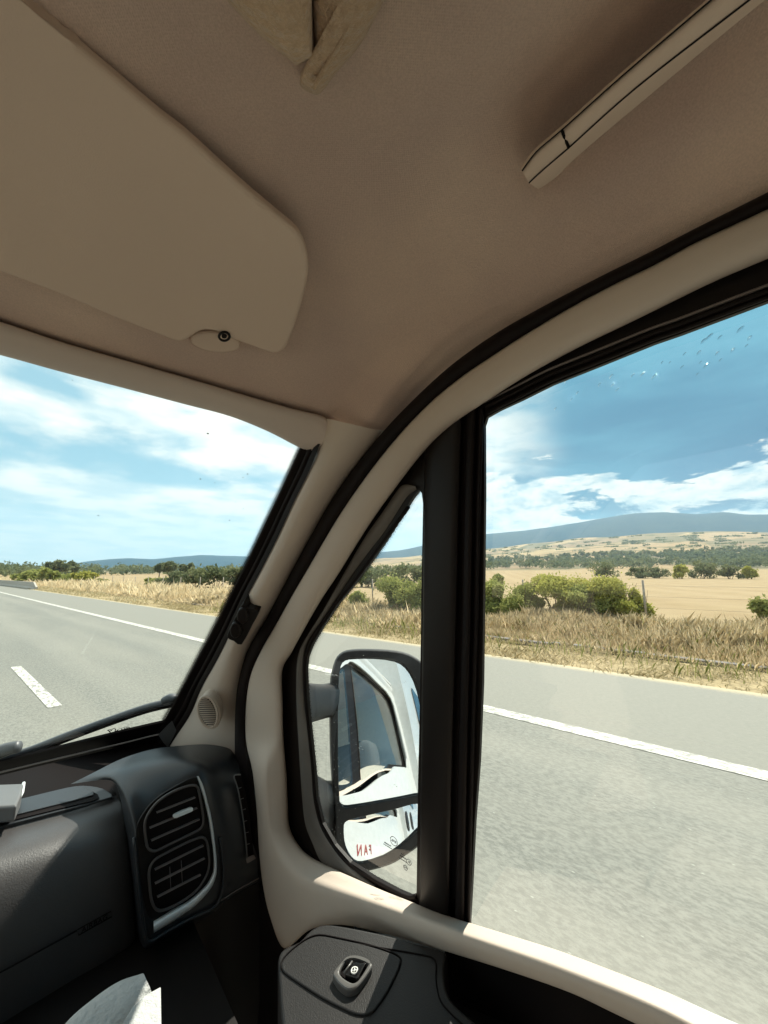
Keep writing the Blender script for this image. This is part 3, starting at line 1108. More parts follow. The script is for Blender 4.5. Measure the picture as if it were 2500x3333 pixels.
HTL = [(-300, 960), (0, 1047), (200, 1113), (415, 1175), (600, 1228), (800, 1287), (950, 1330), (1050, 1355), (1086, 1386)]
_e = [p * 1.015 for p in crs(pts(HTL, WS(.958)), 4)] + [pt((1165, 1394), DOOR(.43)), pt((1250, 1402), DOOR(.470)) * 1.01]
_ex = [p[0] for p in _e]; _o = np.argsort(_ex)
_ex = np.array(_ex)[_o]; _ey = np.array([p[1] for p in _e])[_o]; _ez = np.array([p[2] for p in _e])[_o]
nx, ny = 150, 120
xs_ = np.linspace(-1.27, .47, nx); ts_ = np.linspace(0, 1, ny)
V = []
for tt in ts_:
    for xx in xs_:
        xm = xx if xx > -.4 else -.8 - xx
        yE = np.interp(xm, _ex, _ey); zE = np.interp(xm, _ex, _ez)
        yy = -1.3 + (yE + 1.3) * (tt ** .75)
        wgt = min(max((yy - (yE - .26)) / .26, 0), 1)
        wgt = wgt * wgt * (3 - 2 * wgt)
        V.append((xx, yy, zc(xx, yy) + wgt * (zE - zc(xm, yE))))
# turned-up flange behind the header trim
for xx in xs_:
    xm = xx if xx > -.4 else -.8 - xx
    V.append((xx, np.interp(xm, _ex, _ey) + .01, np.interp(xm, _ex, _ez) + .04))
ny += 1
Fc = [(j * nx + i, j * nx + i + 1, (j + 1) * nx + i + 1, (j + 1) * nx + i) for j in range(ny - 1) for i in range(nx - 1)]
liner = mesh('headliner', V, Fc, MAT['liner'], van)

# ---- outlines (source pixels)
S_in = [(2700, 585), (2500, 680), (2270, 787), (2130, 862), (2000, 925), (1850, 1005), (1700, 1095), (1600, 1160), (1500, 1228), (1400, 1311), (1300, 1415),
        (1200, 1540), (1100, 1685), (1000, 1855), (950, 1940), (900, 2030), (850, 2118), (815, 2200), (800, 2300), (800, 2410), (820, 2500), (835, 2650), (845, 2900)]
S_out = [(2700, 520), (2500, 625), (2270, 740), (2110, 823), (1960, 897), (1800, 980), (1650, 1063), (1550, 1128), (1455, 1200), (1360, 1287), (1262, 1388),
         (1165, 1505), (1068, 1645), (970, 1820), (912, 1928), (862, 2022), (808, 2112), (779, 2205), (767, 2290), (764, 2400), (766, 2500), (775, 2650), (790, 2900)]
W0up = [(2700, 755), (2500, 841), (2320, 918), (2170, 991), (2050, 1050), (1900, 1122), (1760, 1196), (1660, 1256), (1560, 1321), (1470, 1383), (1390, 1457),
        (1300, 1570), (1200, 1710), (1100, 1870), (1050, 1945), (1000, 2030), (950, 2122), (919, 2182), (920, 2300), (922, 2400)]
W0lo = [(922, 2400), (931, 2526), (935, 2626), (942, 2696), (970, 2751), (1010, 2791), (1080, 2826), (1225, 2891), (1325, 2931), (1440, 2976), (1630, 3036),
        (1820, 3096), (2020, 3171), (2170, 3231), (2320, 3301), (2500, 3381), (2700, 3475)]
L1 = [(872, 2400), (871, 2500), (875, 2615), (884, 2700), (908, 2776), (950, 2840), (1010, 2876), (1160, 2917), (1270, 2951), (1400, 2997), (1590, 3060),
      (1790, 3128), (2000, 3208), (2150, 3272), (2290, 3342), (2480, 3435), (2690, 3540)]
L2 = [(800, 2410), (822, 2510), (836, 2640), (843, 2760), (856, 2880), (880, 2985), (925, 3085), (1010, 3026), (1110, 3010), (1250, 3038), (1450, 3096),
      (1650, 3158), (1850, 3228), (2000, 3298), (2150, 3372), (2350, 3475), (2600, 3600)]

# seal (belongs to the body)
a = pts(S_out, DOOR(.457)); b = pts(S_in, DOOR(.457))
a.insert(0, a[0] + np.array([0, -.5, 0])); b.insert(0, b[0] + np.array([0, -.5, 0]))
seal = loft('door_seal', [towards(a, 1.03), a, mixp(a, b, .25, .985), mixp(a, b, .6, .985), b, towards(b, 1.03)], MAT['rubber'], van)

# door: frame trim around the window + lower panel
a = pts(S_in[:20], DOOR(.459)); w = pts(W0up, DOOR(.482)); w_in = pts(W0up, DOOR(.505))
up_r = [w_in, w, mixp(a, w, .92, .985), mixp(a, w, .78, .975), mixp(a, w, .56, .972), mixp(a, w, .35, .975), mixp(a, w, .08, .985), a, towards(a, 1.03)]
a = pts(W0lo, DOOR(.482)); b = pts(L1, DOOR(.452)); c = pts(L2, DOOR(.452)); a2 = pts(W0lo, DOOR(.52))
lo_r = [a2, a, mixp(a, b, .5, .99), mixp(a, b, .9, .988), mixp(b, c, .12, .982), mixp(b, c, .5, .975), mixp(b, c, .9, .985), c, towards(c, 1.04)]
door = loft('door', [[u_[0] + np.array([0, -.5, .0])] + u_ + l_[1:] + [l_[-1] + np.array([0, -.5, .03])] for u_, l_ in zip(up_r, lo_r)], MAT['trim'], van, k=8, kc=3)


def push(L, d):
    """offset a closed pixel outline outward by d pixels"""
    P = np.array([(p[0], p[1]) for p in L], float)
    A = 0.5 * sum(P[i - 1][0] * P[i][1] - P[i][0] * P[i - 1][1] for i in range(len(P)))
    out = []
    for i in range(len(P)):
        t = P[(i + 1) % len(P)] - P[i - 1]
        t /= np.linalg.norm(t) + 1e-9
        n_ = np.array([t[1], -t[0]]) * (1 if A > 0 else -1)
        out.append(tuple(P[i] + n_ * d))
    return out


W0 = W0up[:-1] + W0lo

QG = [(1365, 1595), (1345, 1618), (1325, 1650), (1250, 1768), (1200, 1838), (1150, 1905), (1100, 1965), (1050, 2040), (1015, 2100), (1000, 2140), (996, 2180), (1000, 2275), (1010, 2375), (1023, 2500),
      (1030, 2595), (1050, 2680), (1090, 2750), (1140, 2808), (1220, 2860), (1300, 2903), (1335, 2918), (1350, 2917), (1356, 2905), (1360, 2576), (1367, 2276), (1372, 1900), (1376, 1700), (1377, 1640), (1373, 1606)]
MG = [(1576, 1385), (1585, 1358), (1625, 1335), (1700, 1300), (1800, 1250), (1950, 1190), (2130, 1117), (2219, 1086), (2500, 980), (2700, 906), ('yz', -.12, .252), ('yz', -.40, .262), ('yz', -.50, .235), ('yz', -.53, .17), ('yz', -.54, -.28), ('yz', -.50, -.345), ('yz', -.12, -.372),
      (2700, 3500), (2500, 3404), (2320, 3324), (2170, 3254), (2020, 3194), (1820, 3119), (1630, 3060), (1527, 3022), (1535, 2876), (1545, 2676), (1560, 2476), (1570, 2226), (1573, 2000), (1577, 1606)]
outer = push(W0 + [(2900, 3500), (2900, 700)], 32)[:-2] + [('yz', -.10, -.44), ('yz', -.62, -.42), ('yz', -.62, .30), ('yz', -.10, .295)]
fr = plate('window_frame', pts(outer, DOOR(.497)), [pts(QG, DOOR(.497)), pts(MG, DOOR(.497))], MAT['frame'], door, 0.006)
plate('quarter_glass', pts(push(QG, 8), DOOR(.508)), [], MAT['glass'], door, 0.0)
plate('window_glass', pts(MG, DOOR(.510)), [], MAT['glass'], door, 0.0)
# ribs of the dividing bar
def bar_rail(x0, x1, c):
    return pts([(x0 + (x1 - x0) * t, y) for t, y in ((0, 1330), (.2, 1600), (.4, 2000), (.6, 2300), (.8, 2650), (1, 3040))], DOOR(c))
loft('pillar_bar', [bar_rail(1384, 1363, .500), bar_rail(1390, 1370, .488), bar_rail(1440, 1425, .482), bar_rail(1500, 1455, .484), bar_rail(1505, 1462, .494)], MAT['frame'], door, kc=2)
loft('glass_channel', [bar_rail(1520, 1478, .500), bar_rail(1524, 1483, .486), bar_rail(1546, 1506, .485), bar_rail(1550, 1512, .498)], MAT['rubber'], door, kc=2)
loft('glass_channel', [bar_rail(1556, 1514, .500), bar_rail(1560, 1517, .490), bar_rail(1574, 1528, .490), bar_rail(1578, 1530, .506)], MAT['rubber'], door, kc=2)
# grooves along the top of the main window
top_e = [(1590, 1352), (1700, 1296), (1800, 1246), (1950, 1186), (2130, 1113), (2219, 1082), (2500, 976), (2860, 846)]
def off(L, d, s=.35): return [(x + d * s, y - d) for x, y in L]
for d, cc_, rr in ((8, .492, .0022), (26, .490, .0028), (42, .492, .0016)):
    tube('glass_channel', crs(pts(off(top_e, d, -.35), DOOR(cc_)), 4), rr, MAT['rubber'] if rr > .002 else MAT['slat'], door, 6)  # pale thin bead: the channel's highlight put into its colour
# grey painted strip around the quarter light
K1 = [(1352, 1582), (1320, 1577), (1300, 1587), (1250, 1660), (1200, 1730), (1150, 1812), (1100, 1902), (1050, 1990), (1000, 2070), (974, 2120), (965, 2180), (965, 2300), (972, 2425), (980, 2550), (992, 2675), (1015, 2740), (1048, 2808), (1110, 2842), (1215, 2885)]
K2 = [(1356, 1594), (1340, 1606), (1322, 1624), (1255, 1728), (1203, 1796), (1150, 1868), (1102, 1940), (1050, 2018), (1006, 2082), (992, 2125), (988, 2185), (993, 2300), (1004, 2375), (1017, 2500), (1030, 2630), (1052, 2700), (1098, 2775), (1150, 2825), (1222, 2882)]
a = pts(K1, DOOR(.493)); b = pts(K2, DOOR(.498))
loft('frame_strip', [a, mixp(a, b, .1, .992), mixp(a, b, .8, .994), b], MAT['strip'], door, k=5)
# rubber lip next to the glass
tube('quarter_seal', crs(pts(push(QG[2:22], 5), DOOR(.497)), 4), 0.0035, MAT['rubber'], door, 6)
# ceramic dot border
fa = pts(QG[0:21], DOOR(.507)); fb = pts(push(QG, -17)[0:21], DOOR(.507))
loft('dot_border', [fa, fb], MAT['frit'], door, k=4)

# etched marks on the quarter glass (read from outside, so mirrored here)
def text(name, body, size, origin, xdir, ydir, matl, parent, extrude=0.0003, align='CENTER'):
    cu_ = bpy.data.curves.new(name, 'FONT')
    cu_.body = body
    cu_.size = size
    cu_.extrude = extrude
    cu_.align_x = align
    cu_.align_y = 'CENTER'
    cu_.materials.append(matl)
    o = bpy.data.objects.new(name, cu_)
    scene.collection.objects.link(o)
    xd = Vector(xdir).normalized(); yd = Vector(ydir).normalized()
    yd = (yd - xd * yd.dot(xd)).normalized()
    zd = xd.cross(yd)
    mt = Matrix((xd, yd, zd)).transposed().to_4x4()
    mt.translation = Vector(np.array(origin) + CAMV)
    o.matrix_world = mt
    bpy.context.view_layer.update()
    me = bpy.data.meshes.new_from_object(o.evaluated_get(bpy.context.evaluated_depsgraph_get()))
    me.name = name
    me.transform(mt)
    bpy.data.objects.remove(o)
    o = bpy.data.objects.new(name, me)
    scene.collection.objects.link(o)
    if parent is not None:
        o.parent = parent
    return o


etch = mat('glass_etching', (0.03, 0.03, 0.03), 0.8)
def gp(x, y): return pt((x, y), DOOR(.506))
xd = gp(1270, 2740) - gp(1290, 2748)
yd = gp(1282, 2730) - gp(1282, 2750)
def mirror_text(body, size, px, py):
    return text('etched_mark', body, size, gp(px, py), (0, 1, 0), (0, -0.0, 1), etch, door)
mirror_text('SEVEL', .0046, 1282, 2738)
mirror_text('TOUGHENED', .0026, 1262, 2748)
mirror_text('TRANSPARENT 70% MIN', .0018, 1262, 2755)
mirror_text('43R-001048', .0028, 1312, 2790)
mirror_text('AS2 M46 DOT 28', .0022, 1312, 2800)
mirror_text('E1', .0042, 1331, 2806)
mirror_text('CCC', .0030, 1320, 2824)
for (px, py, r_) in ((1282, 2738, .0078), (1331, 2806, .0048), (1320, 2824, .0040)):
    c0 = gp(px, py)
    tube('etched_mark', [c0 + np.array([-.0 + .09 * -r_ * math.sin(t) * 0, r_ * math.cos(t), r_ * math.sin(t) * .8]) for t in np.linspace(0, 6.28, 25)[:-1]], .0005, etch, door, 4, closed=True)

# rain drops on the window
drops = [(1842, 1240), (1836, 1232), (1952, 1252), (1995, 1252), (1990, 1225), (2060, 1222), (2092, 1218), (2155, 1180), (2180, 1180), (2228, 1152), (2275, 1148), (2343, 1098), (2345, 1172), (2410, 1072), (2385, 1140),
         (2310, 1095), (2290, 1110), (2270, 1218), (2280, 1180), (2335, 1150), (2300, 1190), (2440, 1100), (2430, 1125), (1808, 1330), (1860, 1300), (1880, 1278), (2130, 1226), (2220, 1195), (2010, 1268)]
dropm = bpy.data.materials.new('water_drop')
dropm.use_nodes = True
_b = dropm.node_tree.nodes['Principled BSDF']
_b.inputs['Transmission Weight'].default_value = 1; _b.inputs['Roughness'].default_value = 0.05; _b.inputs['IOR'].default_value = 1.33
L_ = []
for (px, py) in drops:
    c0 = pt((px, py), DOOR(.509))
    sx = random.uniform(.0010, .0026); sl_ = random.uniform(1.0, 2.2)
    V = [c0 + np.array([-.0012, 0, 0])]
    nn = 10
    for j in range(nn):
        t = 6.283 * j / nn
        yy = sx * sl_ * math.cos(t); zz = sx * math.sin(t)
        V.append(c0 + np.array([0, yy * .8 - zz * .3, zz + yy * -.45]))
    Fc = [(0, 1 + j, 1 + (j + 1) % nn) for j in range(nn)]
    L_.append((V, Fc))
V, Fc = join_data(L_)
dr = mesh('water_drops', V, Fc, dropm, door)
dr['kind'] = 'stuff'

# armrest with switch
def ARM(o=0.0): return (-0.22, 0, 1, -.60 + o)
arm = [(905, 3120), (925, 3085), (975, 3061), (1015, 3022), (1060, 3006), (1125, 3013), (1250, 3038), (1350, 3066), (1450, 3096), (1449, 3140), (1447, 3176), (1456, 3225), (1480, 3265), (1530, 3310), (1600, 3370), (1700, 3460), (1100, 3560), (960, 3500), (930, 3400), (915, 3300), (908, 3200)]
armo = plate('armrest', pts(dense(arm, 3), ARM()), [], MAT['arm'], door, 0.16, away=(0.05, 0, -1), bevel=0.004, seg=3)
lid = q('E', [(235, 1830), (255, 1785), (310, 1730), (400, 1665), (480, 1640), (600, 1660), (800, 1705), (950, 1755), (1000, 1785), (1005, 1810), (985, 1870), (920, 2000), (840, 2115), (800, 2145), (740, 2148), (680, 2130), (500, 2040), (300, 1910), (245, 1865)])
plate('switch_plate', pts(dense(lid, 3), ARM(.0025)), [], MAT['arm'], door, 0.004, away=(0, 0, -1), bevel=0.0012)
tube('armrest_seam', pts(dense(push(lid, 3), 3), ARM(.0003)), 0.0011, MAT['black'], door, 5, closed=True)
tube('armrest_seam', crs(pts(q('E', [(700, 1690), (950, 1730), (1150, 1765), (1215, 1785), (1240, 1830), (1238, 1920), (1262, 2050), (1320, 2130), (1420, 2225), (1520, 2300)]), ARM(.0003)), 5), 0.0010, MAT['black'], door, 5)
# switch: well and rocker
well = q('E', [(568, 1880), (600, 1830), (645, 1785), (690, 1768), (740, 1775), (800, 1800), (825, 1825), (800, 1875), (745, 1950), (710, 1978), (660, 1985), (610, 1950), (580, 1910)])
swp = pts(dense(well, 3), ARM(.006))
inner = q('E', [(612, 1868), (650, 1800), (690, 1782), (745, 1788), (796, 1812), (790, 1835), (735, 1920), (700, 1940), (660, 1925), (622, 1895)])
rimm = mat('switch_frame', (0.10, 0.095, 0.09), 0.35, spec=.6)
sw = plate('window_switch', pts(dense(well, 3), ARM(.011)), [pts(dense(inner, 3), ARM(.011))], rimm, door, 0.010, away=(0, 0, -1), bevel=0.0025, seg=3)
plate('switch_well', pts(dense(inner, 3), ARM(.0045)), [], MAT['black'], door, 0.001, away=(0, 0, -1))
rk = pts(q('E', [(645, 1890), (700, 1812), (782, 1815), (728, 1915)]), ARM(.0115))
rkm = mat('switch_key', (0.006, 0.006, 0.006), 0.25, spec=.5)
plate('switch_rocker', rk, [], rkm, door, 0.006, away=(0, 0, -1), bevel=0.0008)
tube('rocker_edge', pts(q('E', [(638, 1885), (694, 1806)]), ARM(.0125)), .0012, rimm, door, 6)
icm = mat('switch_symbol', (0.75, 0.75, 0.72), .6)
ic = q('E', [(688, 1878), (695, 1850), (718, 1845), (728, 1858), (712, 1885)])
tube('switch_symbol', pts(dense(ic, 3), ARM(.0135)), .0008, icm, door, 5, closed=True)
tube('switch_symbol', pts(q('E', [(692, 1868), (722, 1862)]), ARM(.0135)), .0006, icm, door, 5)
tube('switch_symbol', pts(q('E', [(704, 1882), (710, 1850)]), ARM(.0135)), .0006, icm, door, 5)
# door pull: dark cavity and lower door skin
cav = [(1448, 3096), (1550, 3128), (1650, 3158), (1850, 3228), (2000, 3298), (2150, 3372), (2400, 3500), (2300, 3700), (1700, 3560), (1560, 3400), (1490, 3290), (1452, 3230), (1442, 3170)]
plate('door_pull_recess', pts(cav, DOOR(.472)), [], MAT['black'], door, 0.01)
wd = [(840, 2880), (900, 3040), (1000, 3100), (1250, 3160), (1500, 3300), (2000, 3500), (2800, 3900), (2500, 4600), (900, 4300), (850, 3500)]
plate('lower_door_panel', pts(wd, DOOR(.462)), [], MAT['dark'], door, 0.01)

# header trim above the windscreen
HT = [(-300, 960), (0, 1047), (200, 1113), (415, 1175), (600, 1228), (800, 1287), (950, 1330), (1050, 1355), (1086, 1386)]
HB = [(-300, 1080), (0, 1155), (200, 1210), (400, 1262), (600, 1315), (750, 1355), (875, 1405), (977, 1457), (1042, 1478)]
a = pts(HT, WS(.958)); b = pts(HB, WS(.972))
hd_r = [towards(a, 1.05), a, mixp(a, b, .08, .985), mixp(a, b, .5, .972), mixp(a, b, .9, .982), b, towards(b, 1.02)]
hdr = loft('header_trim', hd_r, MAT['header'], van, k=6, kc=2)
# end cap of the header
e_ = [r_[-1] for r_ in hd_r[1:6]]
plate('trim_end', [p * 1.0 for p in e_] + [p * 1.05 for p in e_[::-1]], [], MAT['header'], hdr, 0.002)
tube('trim_screw', [pt((1042, 1474), WS(.955)), pt((1043, 1480), WS(.955))], .0035, MAT['black'], hdr, 8)
# passes over to the driver's side
def flip_copy(o, name):
    c = o.copy(); c.data = o.data.copy()
    co = np.zeros(len(c.data.vertices) * 3); c.data.vertices.foreach_get('co', co)
    co = co.reshape(-1, 3); co[:, 0] = -.8 - co[:, 0]
    c.data.vertices.foreach_set('co', co.ravel()); c.data.flip_normals()
    c.name = name
    scene.collection.objects.link(c)
    c.parent = o.parent
    return c
flip_copy(hdr, 'header_trim')
h0 = pt((-300, 960), WS(.958)); h1 = pt((-300, 1080), WS(.972))
plate('header_trim', [h0 * .99, h1 * .99, np.array([-.8 - h1[0], h1[1], h1[2]]) * 1.0, np.array([-.8 - h0[0], h0[1], h0[2]])], [], MAT['header'], van, .01, away=(0, .3, 1))

# A-pillar trim
PL = [(1062, 1362), (1030, 1472), (1000, 1535), (950, 1635), (900, 1745), (850, 1845), (800, 1940), (740, 2070), (700, 2150), (650, 2240), (612, 2328), (560, 2405), (520, 2480)]
PR = [(1246, 1404), (1175, 1500), (1125, 1565), (1055, 1675), (1003, 1768), (944, 1875), (885, 1988), (820, 2095), (788, 2200), (772, 2280), (768, 2350), (768, 2450), (768, 2540)]
a = pts(PL, WS(.958)); b = pts(PR, DOOR(.466))
pil = loft('pillar_trim', [towards(a, 1.03), a, mixp(a, b, .12, .975), mixp(a, b, .4, .955), mixp(a, b, .7, .965), b], MAT['trim'], van, k=6, kc=3)
flip_copy(pil, 'pillar_trim')
# ribbed rubber between glass and pillar trim
RL = [(985, 1440), (955, 1505), (910, 1605), (860, 1710), (810, 1815), (757, 1920), (695, 2045), (650, 2130), (603, 2220), (565, 2290), (533, 2345), (505, 2385)]
RR = [(1042, 1445), (1006, 1535), (956, 1635), (906, 1745), (856, 1845), (806, 1940), (746, 2070), (706, 2150), (656, 2240), (620, 2325), (568, 2405), (530, 2460)]
a = pts(RL, WS(.985)); b = pts(RR, WS(.962))
rr_ = []
for i, t in enumerate((0, .12, .16, .36, .40, .44, .64, .68, .72, 1.0)):
    rr_.append(mixp(a, b, t, (1.0, .992, .996, .990, .998, .988, .985, .994, .982, .975)[i]))
loft('windscreen_rubber', rr_, MAT['rubber'], van, k=6)
# windscreen glass
C0 = np.array([-.4, 0, 0])
def wsp(x, z, m=.992): return np.array([x, m - .57 * x - 1.117 * z, z])
gl_pts = [wsp(.60, -.62), wsp(.52, .34), wsp(-.4, .34), wsp(-.4, -.62)]
wsg = plate('windscreen', gl_pts, [], MAT['wsglass'], van, 0)
flip_copy(wsg, 'windscreen')
fa = pts(RL[:11], WS(.990)); fb = pts([(x - 15, y - 7) for x, y in RL[:11]], WS(.990))
loft('dot_border', [fa, fb], MAT['frit'], wsg, k=4)
# maker's marks low on the windscreen
def wp(x, y): return pt((x, y), WS(.990))
xdw = wp(400, 2372) - wp(350, 2384)
ydw = wp(365, 2366) - wp(365, 2388)
text('glass_mark', 'LAMI', .014, wp(403, 2374), xdw, ydw, etch, wsg)
text('glass_mark', 'P2', .022, wp(367, 2378), xdw, ydw, etch, wsg)
c0 = wp(402, 2374)
tube('glass_mark', [c0 + xdw / np.linalg.norm(xdw) * .016 * math.cos(t) + ydw / np.linalg.norm(ydw) * .009 * math.sin(t) for t in np.linspace(0, 6.28, 25)[:-1]], .0006, etch, wsg, 4, closed=True)

# black cowl band low on the screen + grey edge strip
cb = [(560, 2340), (542, 2348), (400, 2381), (200, 2431), (0, 2481), (-300, 2556), (-300, 2640), (0, 2560), (510, 2430), (600, 2400)]
plate('cowl_band', pts(cb, WS(.980)), [], MAT['black'], van, 0.006)
tube('cowl_edge', crs(pts([(-300, 2588), (0, 2514), (200, 2466), (400, 2419), (510, 2392), (570, 2386)], WS(.962)), 4), .0022, MAT['slat'], van, 6)
# bracket where the screen, rubber and dash meet
loft('corner_bracket', [pts([(515, 2392), (540, 2365), (560, 2345)], WS(.955)), pts([(530, 2415), (552, 2396), (575, 2380)], WS(.945)), pts([(545, 2432), (560, 2420), (580, 2400)], WS(.940))], MAT['grey'], van, k=3, kc=2)

# wiper outside the screen
wpl = WS(1.035)
blade = crs(pts([(-80, 2495), (0, 2471), (100, 2441), (212, 2397), (350, 2346), (475, 2303), (572, 2279)], wpl), 5)
wip = tube('wiper', blade, [.009, .0095, .0095, .0095, .009, .009, .008], MAT['wiper'], van, 8)
tube('wiper_rubber', towards(crs(pts([(0, 2489), (100, 2458), (212, 2413), (350, 2361), (475, 2318), (570, 2295)], wpl), 4), .99), .004, MAT['rubber'], wip, 6)
tube('wiper_cap', crs(pts([(532, 2282), (555, 2273), (577, 2274)], WS(1.03)), 4), [.010, .012, .010], MAT['wiper'], wip, 8)
tube('wiper_arm', crs(pts([(-120, 2490), (-40, 2463), (20, 2440), (62, 2430)], WS(1.02)), 4), [.016, .017, .016, .014], MAT['wiper'], wip, 8)

# holder clip on the pillar
def PIL(p, f=.945):
    """point on the pillar trim under pixel p: blend by nearest rail position"""
    return p
hold = q('B', [(385, 1718), (410, 1758), (483, 1785), (430, 1890), (372, 2000), (320, 1975), (275, 1945), (320, 1840)])
def ppl(c): return (0.80, 0.72, .62, c)
_ref = mixp(pts(PL, WS(.958)), pts(PR, DOOR(.466)), .4, .955)[7]
_c = .80 * _ref[0] + .72 * _ref[1] + .62 * _ref[2]
ho = plate('clip_holder', pts(dense(hold, 2), ppl(_c * .955)), [], MAT['dark'], pil, 0.05, bevel=.002)
for (cx_, cy_) in ((375, 1815), (330, 1908)):
    c0 = q('B', [(cx_, cy_)])[0]
    ring = [(c0[0] + 22 * math.cos(t) * .85, c0[1] + 26 * math.sin(t)) for t in np.linspace(0, 6.28, 17)[:-1]]
    P_ = pts(ring, ppl(_c * .945))
    plate('clip_cup', P_, [], MAT['frame'], pil, 0.02, bevel=.004, seg=3)

# round speaker grille on the pillar foot
gc = (676, 2317)
_ref = mixp(pts(PL, WS(.958)), pts(PR, DOOR(.466)), .45, .955)[9]
def gpl(f):
    nrm = np.array([.62, .80, .25]); c_ = np.dot(nrm, pt(gc, XP(1.0)) / pt(gc, XP(1.0))[1] * _ref[1]) * f
    return (*nrm, c_)
def ell(c, rx, ry, rot, n=32):
    return [(c[0] + rx * math.cos(t) * math.cos(rot) - ry * math.sin(t) * math.sin(rot), c[1] + rx * math.cos(t) * math.sin(rot) + ry * math.sin(t) * math.cos(rot)) for t in np.linspace(0, 2 * math.pi, n + 1)[:-1]]
rot = R(-14)
plate('speaker_body', pts(ell((gc[0] + 6, gc[1] + 3), 34, 56, rot), gpl(.975)), [], MAT['trim'], pil, .03, bevel=.003)
plate('speaker_grille', pts(ell(gc, 27, 48, rot), gpl(.965)), [], MAT['black'], pil, .004)
tube('speaker_rim', pts(ell(gc, 30, 51, rot), gpl(.962)), .0028, MAT['trim'], pil, 6, closed=True)
L_ = []
for i in range(-7, 8):
    yy = i * 6.3
    hw = 27 * math.sqrt(max(0, 1 - (yy / 48) ** 2))
    p0 = (gc[0] - hw * math.cos(rot) - yy * math.sin(rot), gc[1] - hw * math.sin(rot) + yy * math.cos(rot) - 5 * hw / 27)
    p1 = (gc[0] + hw * math.cos(rot) - yy * math.sin(rot), gc[1] + hw * math.sin(rot) + yy * math.cos(rot) + 9 * hw / 27)
    L_.append(tube_data([pt(p0, gpl(.960)), pt(p1, gpl(.960))], .0011, 6))
for v_, f_ in L_:
    mesh('grille_slat', v_, f_, MAT['trim'], pil)

# sun visor
vis = [(-120, -150), (65, 0), (250, 150), (500, 360), (600, 437), (775, 595), (900, 700), (965, 755), (992, 805), (1004, 860), (1000, 915), (975, 1015), (945, 1100), (927, 1137), (900, 1152), (872, 1148), (800, 1122), (745, 1103), (712, 1085),
       (690, 1079), (660, 1079), (637, 1089), (612, 1106), (590, 1115), (560, 1109), (500, 1085), (400, 1047), (200, 962), (0, 887), (-120, 840)]
vd = crs([np.array(v_) for v_ in vis], 3, True)
vo_ = plate('sun_visor', pts([tuple(v_) for v_ in vd], VIS), [], MAT['visor'], van, 0.014, away=VA, bevel=.005, seg=4)
pv = ell((700, 1116), 84, 34, R(8), 30)
plate('visor_pivot', pts(pv, VISP(.0095)), [], MAT['visor'], vo_, .02, away=VA, bevel=.004, seg=3)
tube('visor_screw', pts(ell((730, 1095), 17, 14, 0, 20), VISP(-.0015)), .0016, MAT['dark'], vo_, 6, closed=True)
plate('visor_screw', pts(ell((730, 1095), 9, 7, 0, 12), VISP(-.001)), [], MAT['dark'], vo_, .004, away=VA)

# grab handle
la = [(1700, 556), (1712, 538), (1750, 490), (1830, 422), (2020, 252), (2315, 0), (2700, -330)]
lb = [(1722, 596), (1730, 588), (1775, 547), (1852, 481), (2070, 287), (2440, 0), (2850, -320)]
lc = [(1752, 616), (1770, 606), (1815, 572), (1890, 500), (2120, 306), (2475, 12), (2890, -310)]
a_ = [(x - 6, y - 9) for x, y in la]
H_ = [pts(a_, HOR(.385)), pts(a_, HOR(.360)), pts(la, HOR(.352)), mixp(pts(la, HOR(.352)), pts(lb, HOR(.352)), .5, .992), pts(lb, HOR(.352)), pts(lc, HOR(.362)), pts(lc, HOR(.388))]
for r_ in H_:
    r_ += [r_[-1] + np.array([0, -.05, .002]), r_[-1] + np.array([0, -.085, .03])]
gh = loft('grab_handle', H_, MAT['visor'], van, k=6)
tube('handle_seam', crs(pts(la, HOR(.3512)), 5), .0007, MAT['dark'], gh, 4)
tube('handle_seam', crs(pts(lb, HOR(.3512)), 5), .0007, MAT['dark'], gh, 4)
tube('handle_seam', pts([(1829, 423), (1838, 450), (1852, 481)], HOR(.350)), .0011, MAT['black'], gh, 4)

# ---- dashboard
_dk = pts([(545, 2400), (510, 2402), (400, 2428), (200, 2476), (0, 2524), (-300, 2600)], HOR(-.465))
dash = plate('dashboard', [np.array([x, y_, -.465]) for x, y_ in ((-1.27, 1.02), (.14, 1.04), (.30, .98), (.50, .98), (.52, 1.18))] + _dk + [np.array([-.30, 1.50, -.465]), np.array([-.5, 1.50, -.465]), np.array([-1.0, 1.35, -.465]), np.array([-1.3, 1.2, -.465])], [], MAT['black'], van, .02, away=(0, 0, -1))
plate('dash_core', [np.array([x, 1.0, z]) for x, z in ((-1.27, -.47), (.53, -.47), (.53, -1.1), (-1.27, -1.1))], [], MAT['dark'], dash, .05, away=(0, 1, 0))
rows = [([(-250, 2750), (0, 2688), (180, 2641), (365, 2593)], HOR(-.455)),
        ([(-250, 2775), (0, 2712), (185, 2662), (376, 2612)], HOR(-.462)),
        ([(-250, 2850), (0, 2775), (195, 2715), (392, 2655)], VERT(.945)),
        ([(-250, 2960), (0, 2870), (205, 2795), (402, 2730)], VERT(.905)),
        ([(-250, 3110), (0, 3010), (210, 2920), (415, 2830)], VERT(.885)),
        ([(-250, 3330), (0, 3200), (215, 3090), (426, 2985)], VERT(.878)),
        ([(-250, 3500), (0, 3350), (215, 3215), (428, 3080)], VERT(.885)),
        ([(-250, 3580), (0, 3425), (215, 3285), (430, 3135)], VERT(.915))]
gb_r = [pts(r_[0], r_[1]) for r_ in rows]
for r_ in gb_r:      # turn the right end away, run on to the left
    r_.insert(0, r_[0] + np.array([-.75, .02, 0]))
    r_.append(r_[-1] * 1.0 + np.array([.012, .05, -.005]))
glb = loft('glove_box', gb_r, MAT['dash'], van, k=6, kc=4)
